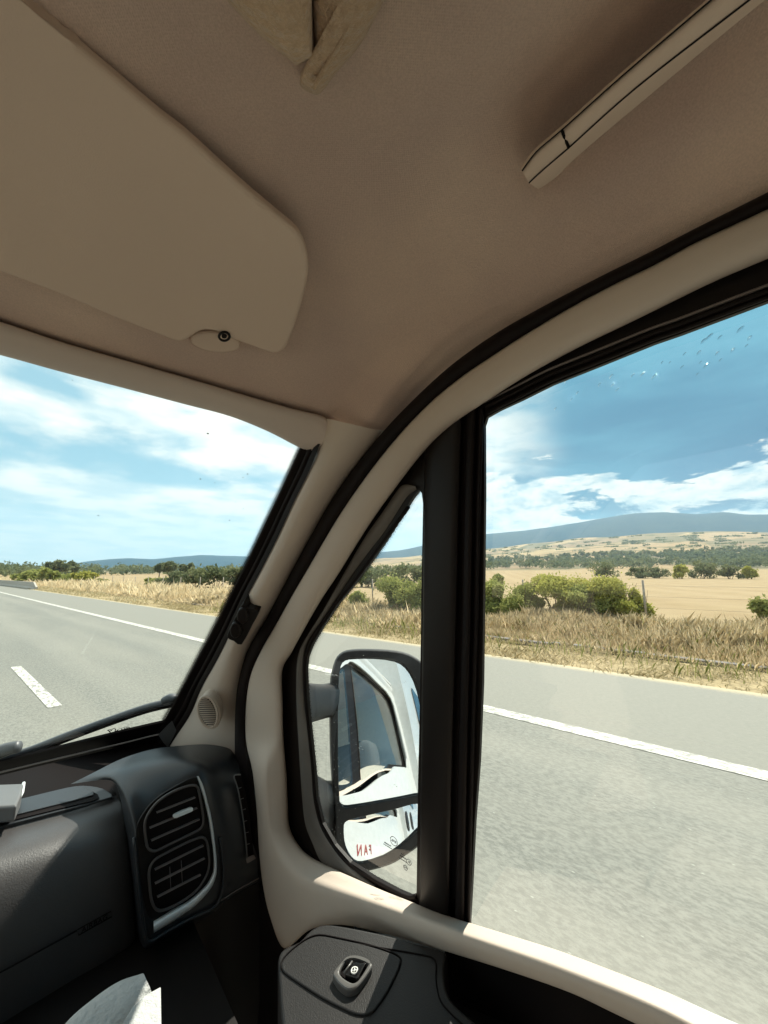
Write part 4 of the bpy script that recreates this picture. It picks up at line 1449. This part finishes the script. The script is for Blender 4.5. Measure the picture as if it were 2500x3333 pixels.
rows = [([(-250, 3590), (0, 3432), (215, 3290), (430, 3142)], VERT(.912)), ([(-250, 3700), (0, 3540), (215, 3390), (440, 3230)], VERT(.90)), ([(-250, 3900), (0, 3750), (215, 3600), (440, 3450)], VERT(.93))]
loft('dash_lower_panel', [pts(*r_) for r_ in rows], MAT['dark'], dash, k=3)
# top pad, slot and lid
plate('dash_top_pad', pts(dense([(-250, 2752), (0, 2690), (180, 2643), (366, 2594), (350, 2573), (318, 2561), (270, 2556), (220, 2562), (75, 2597), (-250, 2675)], 2), HOR(-.4535)), [], MAT['pod'], dash, .008, away=(0, 0, -1), bevel=.002)
plate('dash_slot', pts([(-250, 2742), (0, 2680), (180, 2635), (300, 2607), (324, 2597), (318, 2585), (300, 2576), (310, 2588), (20, 2662), (-250, 2728)], HOR(-.4515)), [], MAT['black'], dash, .001, away=(0, 0, -1))  # black sheet laid on the pad stands in for the slot's shade
plate('dash_lid', pts(dense([(-250, 2724), (20, 2659), (160, 2624), (306, 2586), (290, 2569), (240, 2563), (150, 2581), (-250, 2684)], 2), HOR(-.449)), [], MAT['pod'], dash, .004, away=(0, 0, -1), bevel=.0015)
# airbag seam and embossed word
tube('airbag_seam', crs(pts([(-100, 3205), (0, 3165), (120, 3100), (250, 3029)], VERT(.872)), 3), .0012, MAT['black'], glb, 5)
tube('airbag_seam', pts([(252, 3026), (361, 2966), (363, 2984), (256, 3044)], VERT(.871)), .0009, MAT['black'], glb, 5, closed=True)
xa = pt((355, 2976), VERT(.876)) - pt((262, 3027), VERT(.876))
text('airbag_word', 'AIRBAG', .0105, pt((309, 3006), VERT(.871)), xa, (0.0, 0, 1), MAT['black'], glb)

# vent pod
def V3(l): return [pt(p[:2], VERT(p[2]) if p[2] > 0 else HOR(p[2])) for p in l]
T0 = V3([(230, 2552, -.425), (310, 2512, -.41), (400, 2468, -.405), (500, 2438, -.405), (600, 2426, -.405), (675, 2423, -.405), (740, 2434, -.41), (768, 2455, -.43)])
T1 = V3([(345, 2538, .985), (375, 2528, .955), (450, 2504, .93), (540, 2478, .915), (600, 2466, .905), (650, 2470, .895), (715, 2485, .885), (782, 2515, .86)])
F1 = V3([(380, 2560, .95), (412, 2596, .875), (470, 2600, .865), (560, 2560, .86), (625, 2522, .855), (668, 2512, .85), (720, 2550, .85), (788, 2560, .84)])
F2 = V3([(402, 2650, .93), (436, 2726, .838), (480, 2720, .832), (560, 2700, .832), (640, 2670, .832), (701, 2651, .832), (745, 2690, .835), (805, 2690, .83)])
F3 = V3([(425, 2850, .92), (448, 2876, .83), (500, 2870, .827), (580, 2850, .827), (660, 2830, .827), (726, 2820, .827), (775, 2820, .83), (842, 2800, .83)])
F4 = V3([(440, 3000, .91), (466, 3001, .83), (520, 2990, .827), (600, 2950, .827), (680, 2910, .827), (722, 2885, .827), (765, 2875, .83), (842, 2857, .83)])
F5 = V3([(446, 3070, .91), (482, 3068, .83), (540, 3040, .83), (620, 2995, .83), (700, 2955, .83), (726, 2930, .83), (770, 2905, .83), (842, 2866, .83)])
F6 = V3([(450, 3120, .92), (486, 3085, .86), (545, 3060, .88), (625, 3015, .88), (705, 2975, .88), (735, 2945, .88), (775, 2915, .88), (842, 2875, .88)])
pod = loft('vent_pod', [T0, T1, F1, F2, F3, F4, F5, F6], MAT['pod'], van, k=5, kc=5)
# lower corner of the dash under the pod
loft('dash_corner', [V3([(440, 3080, .90), (560, 3040, .90), (722, 2932, .84), (842, 2862, .835)]), V3([(445, 3200, .90), (560, 3160, .90), (715, 3080, .85), (845, 3030, .84)]),
                     V3([(450, 3420, .92), (560, 3400, .92), (690, 3380, .88), (850, 3400, .86)]), V3([(450, 3900, .95), (560, 3900, .95), (690, 3900, .95), (850, 3900, .9)])], MAT['dark'], dash, k=4, kc=2)
tube('dash_seam', crs(pts([(720, 2930), (780, 2893), (843, 2858)], VERT(.826)), 4), .0012, MAT['slat'], dash, 5)

v1 = q('D', [(942, 930), (948, 885), (975, 830), (1030, 765), (1120, 705), (1210, 668), (1255, 660), (1285, 672), (1300, 730), (1318, 830), (1322, 900), (1305, 940), (1250, 972), (1130, 1030), (1020, 1085), (985, 1085), (960, 1060), (948, 1000)])
v2 = q('D', [(970, 1230), (985, 1175), (1020, 1135), (1100, 1090), (1220, 1030), (1300, 1000), (1335, 1008), (1352, 1060), (1362, 1150), (1350, 1230), (1300, 1320), (1230, 1385), (1130, 1445), (1050, 1475), (1010, 1460), (985, 1400), (975, 1320)])
bez = q('D', [(890, 950), (930, 850), (1010, 755), (1120, 680), (1270, 610), (1330, 680), (1370, 880), (1400, 1100), (1395, 1240), (1340, 1330), (1200, 1440), (1000, 1530), (960, 1500), (925, 1350), (905, 1150)])
plate('vent_surround', pts(dense(bez, 3), VERT(.8235)), [], MAT['dark'], pod, .004, away=(0, 1, 0), bevel=.001)
def vent(outl, slats, name='air_vent'):
    vo = plate(name, pts(dense(outl, 3), VERT(.8205)), [], MAT['black'], pod, .002, away=(0, 1, 0))  # flat black plate: the shaded inside of the vent as colour
    return vo
va = vent(v1, None); vb = vent(v2, None)
# third level would be too deep: rings and slats are siblings under the dash pod
tube('vent_ring', pts(dense(v1, 3), VERT(.817)), .0022, MAT['ring'], pod, 6, closed=True)
tube('vent_ring', pts(dense(v2, 3), VERT(.817)), .0022, MAT['ring'], pod, 6, closed=True)
sl1 = [((1020, 838), (1270, 740)), ((970, 938), (1300, 880)), ((985, 1020), (1300, 885)), ((1100, 885), (1285, 808))]
sl1 = [((1020, 838), (1272, 738)), ((975, 938), (1285, 808)), ((985, 1020), (1300, 880))]
sl2 = [((1008, 1210), (1325, 1052)), ((1010, 1300), (1335, 1135)), ((1025, 1388), (1308, 1242))]
L_ = []
for (a, b) in sl1 + sl2:
    a, b = q('D', [a, b])
    P0, P1 = pt(a, VERT(.8165)), pt(b, VERT(.8165))
    mid = (P0 + P1) / 2; d = P1 - P0; L = np.linalg.norm(d); d /= L
    w_ = np.array([0, .004, .0005]); 
    V = [P0 - w_ * .2, P1 - w_ * .2, P1 + w_, P0 + w_, P0 - w_ * .2 + np.array([0, 0, -.0012]), P1 - w_ * .2 + np.array([0, 0, -.0012])]
    L_.append((V, [(0, 1, 2, 3), (0, 4, 5, 1)]))
for v_, f_ in L_:
    mesh('vent_slat', v_, f_, MAT['slat'], pod, False)
for (a, b) in (((1105, 1190), (1112, 1330)), ((1180, 1150), (1187, 1300))):
    a, b = q('D', [a, b])
    tube('vent_slat', [pt(a, VERT(.819)), pt(b, VERT(.819))], .0005, MAT['slat'], pod, 4)
tab = q('D', [(1130, 862), (1145, 848), (1240, 808), (1258, 810), (1256, 826), (1245, 835), (1150, 874), (1134, 874)])
plate('vent_tab', pts(dense(tab, 2), VERT(.812)), [], MAT['chrome'], pod, .006, away=(0, 1, 0), bevel=.001)
# chrome strip
ca = q('D', [(1281, 600), (1300, 660), (1330, 760), (1360, 900), (1385, 1080), (1390, 1180), (1380, 1240), (1340, 1310), (1240, 1400), (1120, 1470), (1000, 1545)])
cb_ = q('D', [(1293, 600), (1322, 660), (1350, 760), (1382, 900), (1405, 1080), (1412, 1190), (1404, 1260), (1370, 1335), (1275, 1440), (1150, 1530), (1002, 1620)])
a = pts(ca, VERT(.822)); b = pts(cb_, VERT(.822))
loft('chrome_strip', [towards(a, 1.01), a, mixp(a, b, .25, .991), mixp(a, b, .5, .988), mixp(a, b, .8, .991), b, towards(b, 1.01)], MAT['chrome'], pod, k=6)
# bezel lip below the chrome
tube('bezel_lip', crs(V3([(436, 2726, .829), (448, 2876, .821), (466, 3001, .821), (482, 3064, .822), (540, 3034, .822), (620, 2990, .822), (700, 2950, .822), (722, 2900, .822), (728, 2830, .822), (716, 2726, .826)]), 5), .0028, MAT['pod'], pod, 6)
# side demister slot
sv = q('C', [(524, 1252), (566, 1244), (585, 1310), (610, 1420), (632, 1560), (652, 1765), (612, 1778), (598, 1650), (576, 1480), (548, 1330)])
plate('demister_vent', pts(sv, VERT(.8225)), [], MAT['black'], pod, .003, away=(0, 1, 0))
tube('demister_rim', crs(pts(q('C', [(566, 1243), (524, 1252), (548, 1330), (576, 1480), (598, 1650), (610, 1780)]), VERT(.818)), 3), .0014, MAT['grey'], pod, 5)
plate('demister_end', pts(q('C', [(605, 1790), (655, 1768), (668, 1790), (612, 1822)]), VERT(.815)), [], MAT['slat'], pod, .004, away=(0, 1, 0), bevel=.001)
L_ = []
for yy, x0 in ((1330, 545), (1400, 560), (1470, 573), (1545, 583), (1620, 592), (1695, 600)):
    p0, p1 = q('C', [(x0, yy + 4), (x0 + 26, yy - 4)])
    L_.append(tube_data([pt(p0, VERT(.818)), pt(p1, VERT(.818))], .0007, 4))
for v_, f_ in L_:
    mesh('demister_slat', v_, f_, MAT['grey'], pod)

plate('gap_filler', [np.array([.545, y_, z]) for y_, z in ((.55, -1.12), (.55, -.62), (.80, -.50), (1.0, -.40), (1.25, -.42), (1.45, -.55), (1.45, -1.12))], [], MAT['dark'], van, .01, away=(1, 0, 0))  # dark filler added to stop a light leak between pod and door

# ---- rest of the cab, out of frame, closed so that light behaves
plate('cab_floor', [np.array([x, y_, -1.12]) for x, y_ in ((-1.3, -1.3), (.52, -1.3), (.52, 1.1), (-1.3, 1.1))], [], MAT['carpet'], van, .03, away=(0, 0, -1))
plate('cab_rear_wall', [np.array([x, -1.3, z]) for x, z in ((-1.3, -1.12), (.52, -1.12), (.52, .42), (-1.3, .42))], [], MAT['backwall'], van, .03, away=(0, -1, 0))
dl = plate('driver_door', [np.array([-1.29 - .0, y_, z]) for y_, z in ((-1.3, -1.12), (1.25, -1.12), (1.25, -.5), (.42, .25), (.2, .31), (-1.3, .33))],
      [[np.array([-1.29, y_, z]) for y_, z in ((-.5, -.44), (.95, -.44), (.30, .22), (-.5, .26))]], MAT['inner'], van, .04, away=(-1, 0, 0))
# side behind the passenger door
plate('rear_side_wall', [np.array([.47, y_, z]) for y_, z in ((-1.3, -1.12), (-.62, -1.12), (-.62, .34), (-1.3, .36))], [], MAT['inner'], van, .02, away=(1, 0, 0))

# unseen seat under the camera, added to bounce sunlight onto the ceiling
seat_m = mat('bounce_seat_cloth', (0.55, 0.50, 0.43), 0.9, var=.1, bump=.4, bscale=300)
seat_d = mat('seat_back_cloth', (0.10, 0.10, 0.10), 0.9)
def pad(name, c, h, parent):
    bm = bmesh.new(); bmesh.ops.create_cube(bm, size=2)
    bmesh.ops.subdivide_edges(bm, edges=bm.edges, cuts=6, use_grid_fill=True)
    for v in bm.verts:
        p_ = np.array(v.co[:]); n_ = np.abs(p_); k_ = (n_[0] ** 6 + n_[1] ** 6 + n_[2] ** 6) ** (1 / 6)
        v.co = Vector(p_ / max(k_, 1e-6) * np.array(h)) + Vector(c)
    V_ = [tuple(v.co) for v in bm.verts]; bm.verts.index_update(); F_ = [[v.index for v in f.verts] for f in bm.faces]; bm.free()
    return mesh(name, V_, F_, seat_d if name == 'seat_back' else seat_m, parent)
st = pad('bounce_seat', (.08, -.05, -.80), (.25, .27, .09), van)
pad('seat_back', (.08, -.42, -.45), (.25, .10, .36), st)
pad('seat_base', (.08, -.05, -1.0), (.2, .22, .14), st)

# ---- outside skin
def dp(y_, z, c): return np.array([c - .09 * z, y_, z])
WH = push(QG[:22], 14)
hole_px = push(QG, 9)[1:19] + [(1370, 2958), (1440, 2996), (1527, 3028), (1630, 3064), (1820, 3126), (2020, 3202), (2170, 3263), (2320, 3334), (2500, 3414), (2700, 3500), ('yz', -.12, -.395), ('yz', -.50, -.37), ('yz', -.56, -.29), ('yz', -.55, .18), ('yz', -.51, .25), ('yz', -.40, .28), ('yz', -.12, .272), (2500, 955), (2219, 1060), (2130, 1092), (1950, 1165), (1800, 1225), (1700, 1275), (1560, 1350), (1470, 1430), (1400, 1540)]
hole = pts(hole_px, DOOR(.533))
skin_o = [dp(y_, z, .533) for y_, z in ((-.70, .34), (.05, .34), (.22, .325), (.38, .25), (.50, .17), (.85, -.16), (1.20, -.50), (1.3, -.95), (-.70, -.95))]
plate('outer_door_skin', skin_o, [hole], MAT['white'], door, .012, away=(1, 0, .09))
plate('roof_skin', [np.array([x, y_, z]) for x, y_, z in ((-1.33, -1.3, .46), (.53, -1.3, .46), (.50, .2, .43), (.46, .55, .36), (-1.26, .55, .36), (-1.30, .2, .43))], [], MAT['white'], van, .02, away=(0, 0, 1))
ra = [dp(y_, z, .533) for y_, z in ((-.70, .34), (.05, .34), (.22, .325), (.38, .25), (.50, .17), (.85, -.16), (1.20, -.50))]
rb = [np.array(p) for p in ((.50, -.7, .465), (.50, .05, .455), (.485, .22, .435), (.455, .36, .37), (.447, .50, .25), (.442, .86, -.10), (.442, 1.25, -.45))]
loft('pillar_skin', [ra, [(p_ + q_) / 2 + np.array([.02, 0, .005]) for p_, q_ in zip(ra, rb)], rb], MAT['white'], van, k=5, kc=3)
# living quarters behind the cab
hb = join_data([box_data((-.40, -3.12, .05), (1.045, 2.48, 1.12))])
hab = mesh('camper_body', hb[0], hb[1], MAT['white'], van, False)
# window, vents and lettering on its side
XS = .648
def side(name, pts_, m_, t=.01, hl=()):
    return plate(name, [np.array([XS, a, b]) for a, b in pts_], [], m_, hab, t, away=(1, 0, 0), bevel=.002)
def rrect(y0, y1, z0, z1, r_):
    P_ = []
    for cx_, cz_, a0 in ((y1 - r_, z1 - r_, 0), (y0 + r_, z1 - r_, 90), (y0 + r_, z0 + r_, 180), (y1 - r_, z0 + r_, 270)):
        for t in (0, 30, 60, 90):
            P_.append((cx_ + r_ * math.cos(R(a0 + t)), cz_ + r_ * math.sin(R(a0 + t))))
    return P_
dkg = mat('tinted_window', (0.03, 0.045, 0.06), 0.05, spec=0.8)
side('side_window', rrect(-2.5, -1.15, .06, .62, .10), dkg)
side('side_vent', rrect(-.95, -.70, -.52, -.26, .11), MAT['dark'])
side('side_vent', rrect(-1.65, -1.30, -.46, -.18, .12), MAT['dark'])
for z0 in (-.66, -.72):
    side('side_stripe', [(-5.6, z0), (-.73, z0), (-.73, z0 + .02), (-5.6, z0 + .02)], mat('grey_decal', (.2, .2, .2), .5), .002)
red = mat('red_decal', (0.30, 0.03, 0.035), .4)
text('lettering', 'F A N', .062, np.array([.56 + .0475, .48, -.668]), (0, 1, 0), (0, 0, 1), red, door, .001)

# ---- wing mirror
MCX, MCY = 1235, 2390
mdir = ray(MCX, MCY)
mc = mdir * (.86 / mdir[0])                     # 0.86 m out to the side
RX, RY, RZ = -.37, -.90, .30
inc = mdir / np.linalg.norm(mdir)
rv = np.array([RX, RY, RZ]); rv /= np.linalg.norm(rv)
mn = rv - inc; mn /= np.linalg.norm(mn)
mpl = lambda o=0.0: (*mn, float(np.dot(mn, mc)) + o)
MGL = [(1101, 2326), (1102, 2240), (1107, 2180), (1117, 2152), (1140, 2141), (1225, 2140), (1290, 2149), (1325, 2170), (1352, 2215), (1372, 2290), (1385, 2400), (1385, 2580), (1360, 2588), (1250, 2608), (1135, 2628), (1114, 2624), (1106, 2606), (1101, 2476)]
MLO = [(1120, 2686), (1130, 2673), (1150, 2666), (1280, 2636), (1385, 2614), (1385, 2680), (1360, 2706), (1305, 2752), (1250, 2786), (1180, 2808), (1155, 2803), (1135, 2778), (1122, 2740)]
MHO = [(1078, 2220), (1085, 2180), (1100, 2140), (1130, 2120), (1200, 2116), (1290, 2122), (1345, 2140), (1385, 2180), (1410, 2280), (1418, 2450), (1415, 2640), (1380, 2730), (1320, 2780), (1265, 2812), (1180, 2834), (1150, 2826), (1112, 2790), (1095, 2730), (1092, 2640), (1080, 2500), (1076, 2350)]
# housing: rim around the glasses, then the shell behind
rim_o = pts(dense(MHO, 3), mpl()); 
mh = plate('wing_mirror', rim_o, [pts(dense(MGL, 2), mpl()), pts(dense(MLO, 2), mpl())], MAT['housing'], van, .012, away=-mn, bevel=.003, seg=2)
back = [pts(dense(MHO, 3), mpl(-.012)), pts(dense(push(MHO, 4), 3), mpl(-.03)), pts(dense(push(MHO, -6), 3), mpl(-.08)), pts(dense(push(MHO, -60), 3), mpl(-.12))]
V = [p for r_ in back for p in r_]; n = len(back[0])
Fc = [(i * n + j, i * n + (j + 1) % n, (i + 1) * n + (j + 1) % n, (i + 1) * n + j) for i in range(3) for j in range(n)]
Fc.append(tuple(3 * n + j for j in range(n)))
mesh('mirror_shell', V, Fc, MAT['housing'], mh)


def convex(name, outl, rad, off_, grow):
    """mirror glass as a fine grid dome clipped by the outline"""
    P_ = np.array(dense(outl, 3)); c_ = P_.mean(0)
    rings = 14
    V = []; nn = len(P_)
    cc3 = pt(tuple(c_), mpl(off_))
    for k in range(1, rings + 1):
        for p_ in P_:
            w3 = pt(tuple(c_ + (p_ - c_) * k / rings * grow), mpl(off_))
            d2 = np.dot(w3 - cc3, w3 - cc3)
            V.append(w3 - mn * d2 / (2 * rad))
    V.append(cc3)
    Fc = [(len(V) - 1, j, (j + 1) % nn) for j in range(nn)]
    for k in range(rings - 1):
        for j in range(nn):
            Fc.append((k * nn + j, (k + 1) * nn + j, (k + 1) * nn + (j + 1) % nn, k * nn + (j + 1) % nn))
    o = mesh(name, V, Fc, MAT['mirror'], mh)
    return o


convex('mirror_glass', MGL, 2.2, -.005, 1.03)
convex('mirror_glass', MLO, .8, -.005, 1.04)
# arms to the door
def arm_(u, v, w_, h_):
    A0, A1 = np.array(u), np.array(v)
    d = (A1 - A0); d /= np.linalg.norm(d)
    L_ = []
    rr1 = []
    for t, s in ((0, 1.15), (.3, 1), (.7, .95), (1, 1.05)):
        c_ = A0 + (A1 - A0) * t
        ring = []
        for k in range(12):
            a_ = 6.283 * k / 12
            ring.append(c_ + np.array([0, math.copysign(abs(math.cos(a_)) ** .6, math.cos(a_)) * w_ * s, math.copysign(abs(math.sin(a_)) ** .6, math.sin(a_)) * h_ * s]))
        rr1.append(ring)
    V = [p for r_ in rr1 for p in r_]
    Fc = [(i * 12 + j, i * 12 + (j + 1) % 12, (i + 1) * 12 + (j + 1) % 12, (i + 1) * 12 + j) for i in range(3) for j in range(12)]
    Fc += [tuple(range(12)), tuple(36 + j for j in range(12))]
    return mesh('mirror_arm', V, Fc, MAT['housing'], mh)


def pm(px, py, x): return pt((px, py), XP(x))
arm_(pm(960, 2290, .56), pm(1085, 2278, .80), .03, .045)
arm_(pm(1000, 2640, .56), pm(1085, 2640, .80), .03, .075)

# ================================================================== loose things in the cab
# knitted cushion corners hanging in at the top of the view
def cushion(outl, z0, z1, label):
    """pillow: the outline bulges down towards the viewer and closes flat above"""
    P_ = np.array(dense(outl, 5)); c_ = np.array([P_[:, 0].mean(), P_[:, 1].mean()])
    nn = len(P_); V = []
    prof = [(1.0, z1), (1.015, z1 - .35 * (z1 - z0)), (.99, z0 + .3 * (z1 - z0)), (.93, z0 + .1 * (z1 - z0)), (.84, z0 + .02 * (z1 - z0)), (.6, z0 - .002), (.3, z0 - .004)]
    for g_, z_ in prof:
        for p_ in P_:
            V.append(pt(tuple(c_ + (p_ - c_) * g_), HOR(z_)))
    V.append(pt(tuple(c_), HOR(z0 - .005)))
    Fc = [(i * nn + j, i * nn + (j + 1) % nn, (i + 1) * nn + (j + 1) % nn, (i + 1) * nn + j) for i in range(len(prof) - 1) for j in range(nn)]
    Fc += [((len(prof) - 1) * nn + j, (len(prof) - 1) * nn + (j + 1) % nn, len(V) - 1) for j in range(nn)]
    Fc.append(tuple(range(nn)))
    e = mesh('hanging_cushion', V, Fc, MAT['knit'], None)
    return tag(e, label, 'cushion', 'knitted cushions tucked under the cab roof')


c1_ = [(740, 0), (850, 115), (950, 198), (968, 206), (1013, 186), (1017, 168), (1015, 60), (1012, -150), (1000, -900), (560, -900), (560, -200)]
c2_ = [(1012, -150), (1016, 0), (1020, 190), (985, 228), (978, 268), (990, 285), (1025, 303), (1050, 294), (1100, 228), (1175, 140), (1250, 0), (1330, -150), (1480, -500), (1560, -900), (1010, -900)]
k1 = cushion(c1_, .318, .36, 'tan knitted cushion corner with a straight pointed tip, nearer the sun visor')
k2 = cushion(c2_, .334, .38, 'tan knitted cushion corner with a rolled seam, right of the pointed one')
tube('cushion_seam', crs(pts(q('H', [(1130, -60), (1110, 60), (1020, 260), (900, 470), (845, 575)]), HOR(.333)), 5), .0016, MAT['knit'], k2, 6)

# paper towels low on the left
tw = [(120, 3420), (200, 3333), (280, 3266), (380, 3204), (465, 3174), (478, 3192), (494, 3232), (498, 3420)]
def TW(o): return (0.1, -.25, 1, -.66 + o)
tr4 = [pts([(120, 3480), (200, 3350), (290, 3268), (380, 3206), (462, 3176)], TW(.0)), pts([(200, 3500), (280, 3380), (350, 3300), (420, 3230), (478, 3192)], TW(.012)), pts([(330, 3520), (380, 3420), (420, 3340), (462, 3270), (494, 3230)], TW(.004)), pts([(420, 3540), (450, 3450), (475, 3380), (490, 3300), (500, 3260)], TW(-.03))]
dn_ = lambda L, z_: [np.array([p[0], p[1], z_]) for p in L]
loft('paper_towel_pack', [dn_(tr4[0], -.655), tr4[0] + []] + tr4[1:] + [dn_(tr4[3], -.655)], MAT['paper'], None, k=6, kc=5)
tp = bpy.data.objects['paper_towel_pack']
plate('dash_shelf', [np.array([x, y_, -.66]) for x, y_ in ((-.6, .60), (.36, .60), (.40, .95), (-.6, .95))], [], MAT['dark'], dash, .02, away=(0, 0, -1))
tag(tp, 'quilted white paper towel roll in the sun below the glove box', 'paper towels')
fl = plate('paper_sheet', pts([(430, 3280), (470, 3240), (524, 3211), (526, 3333), (528, 3520), (400, 3520), (380, 3360)], TW(.03)), [], MAT['paper'], None, .004, bevel=.001)
tag(fl, 'loose patterned white sheet sticking out over the paper towel roll', 'paper sheet')
# small tray on the dash at the left edge
tr_ = plate('plastic_case', pts(dense([(-140, 2560), (0, 2552), (77, 2549), (72, 2580), (54, 2622), (-140, 2634)], 1), HOR(-.415)), [], MAT['grey'], None, .028, away=(0, 0, -1), bevel=.004, seg=3)
tag(tr_, 'grey plastic case with a pale rim lying on the dashboard at the left edge', 'case')
tube('case_rim', pts([(-140, 2634), (54, 2622), (72, 2580), (77, 2549)], HOR(-.425)), .003, MAT['chrome'], tr_, 6)

# bug splats and dust on the windscreen and mirror
def specks(name, boxes, plane, n, r0, r1, m_, parent, kind='stuff'):
    L_ = []
    for _ in range(n):
        bx_ = random.choice(boxes)
        c_ = pt((random.uniform(bx_[0], bx_[2]), random.uniform(bx_[1], bx_[3])), plane)
        rr_ = random.uniform(r0, r1) * random.random() ** .5
        nrm = np.array(plane[:3]); nrm = nrm / np.linalg.norm(nrm)
        u_ = np.cross(nrm, [0, 0, 1.0]); u_ /= np.linalg.norm(u_); v_ = np.cross(nrm, u_)
        a0 = random.uniform(0, 6.28); ex = random.uniform(.35, 1)
        V = [c_ + rr_ * (math.cos(t + a0) * u_ + ex * math.sin(t + a0) * v_) * random.uniform(.7, 1.2) for t in np.linspace(0, 6.28, 8)[:-1]]
        L_.append((V, [tuple(range(7))]))
    V, Fc = join_data(L_)
    o = mesh(name, V, Fc, m_, parent, False)
    o['kind'] = kind
    return o
splat = mat('dried_splat', (0.30, 0.33, 0.34), .8)
dustm = mat('dried_dust', (0.55, 0.55, 0.5), .9)
specks('bug_splats', [(0, 1200, 850, 1800), (650, 1450, 850, 1700)], WS(.990), 20, .0006, .0022, splat, wsg)
specks('dust_specks', [(1082, 2200, 1112, 2780), (1085, 2350, 1180, 2640), (1095, 2130, 1360, 2640)], mpl(.0015), 150, .0004, .0017, dustm, mh)

# ------------------------------------------------------------------ haze
hz = bpy.data.materials.new('haze_air')
hz.use_nodes = True
nt = hz.node_tree
nt.nodes.clear()
out = nt.nodes.new('ShaderNodeOutputMaterial')
pvn = nt.nodes.new('ShaderNodeVolumePrincipled')
pvn.inputs['Color'].default_value = (0.50, 0.76, 0.98, 1)
pvn.inputs['Density'].default_value = 0.00011
pvn.inputs['Anisotropy'].default_value = 0.2
nt.links.new(pvn.outputs[0], out.inputs['Volume'])
V, Fc = box_data((600, 600, 330), (6200, 6200, 420))
hzo = mesh('haze', V, Fc, hz, None, False, rel=False)
tag(hzo, 'pale blue air over the far fields and mountain', 'haze', kind='stuff')
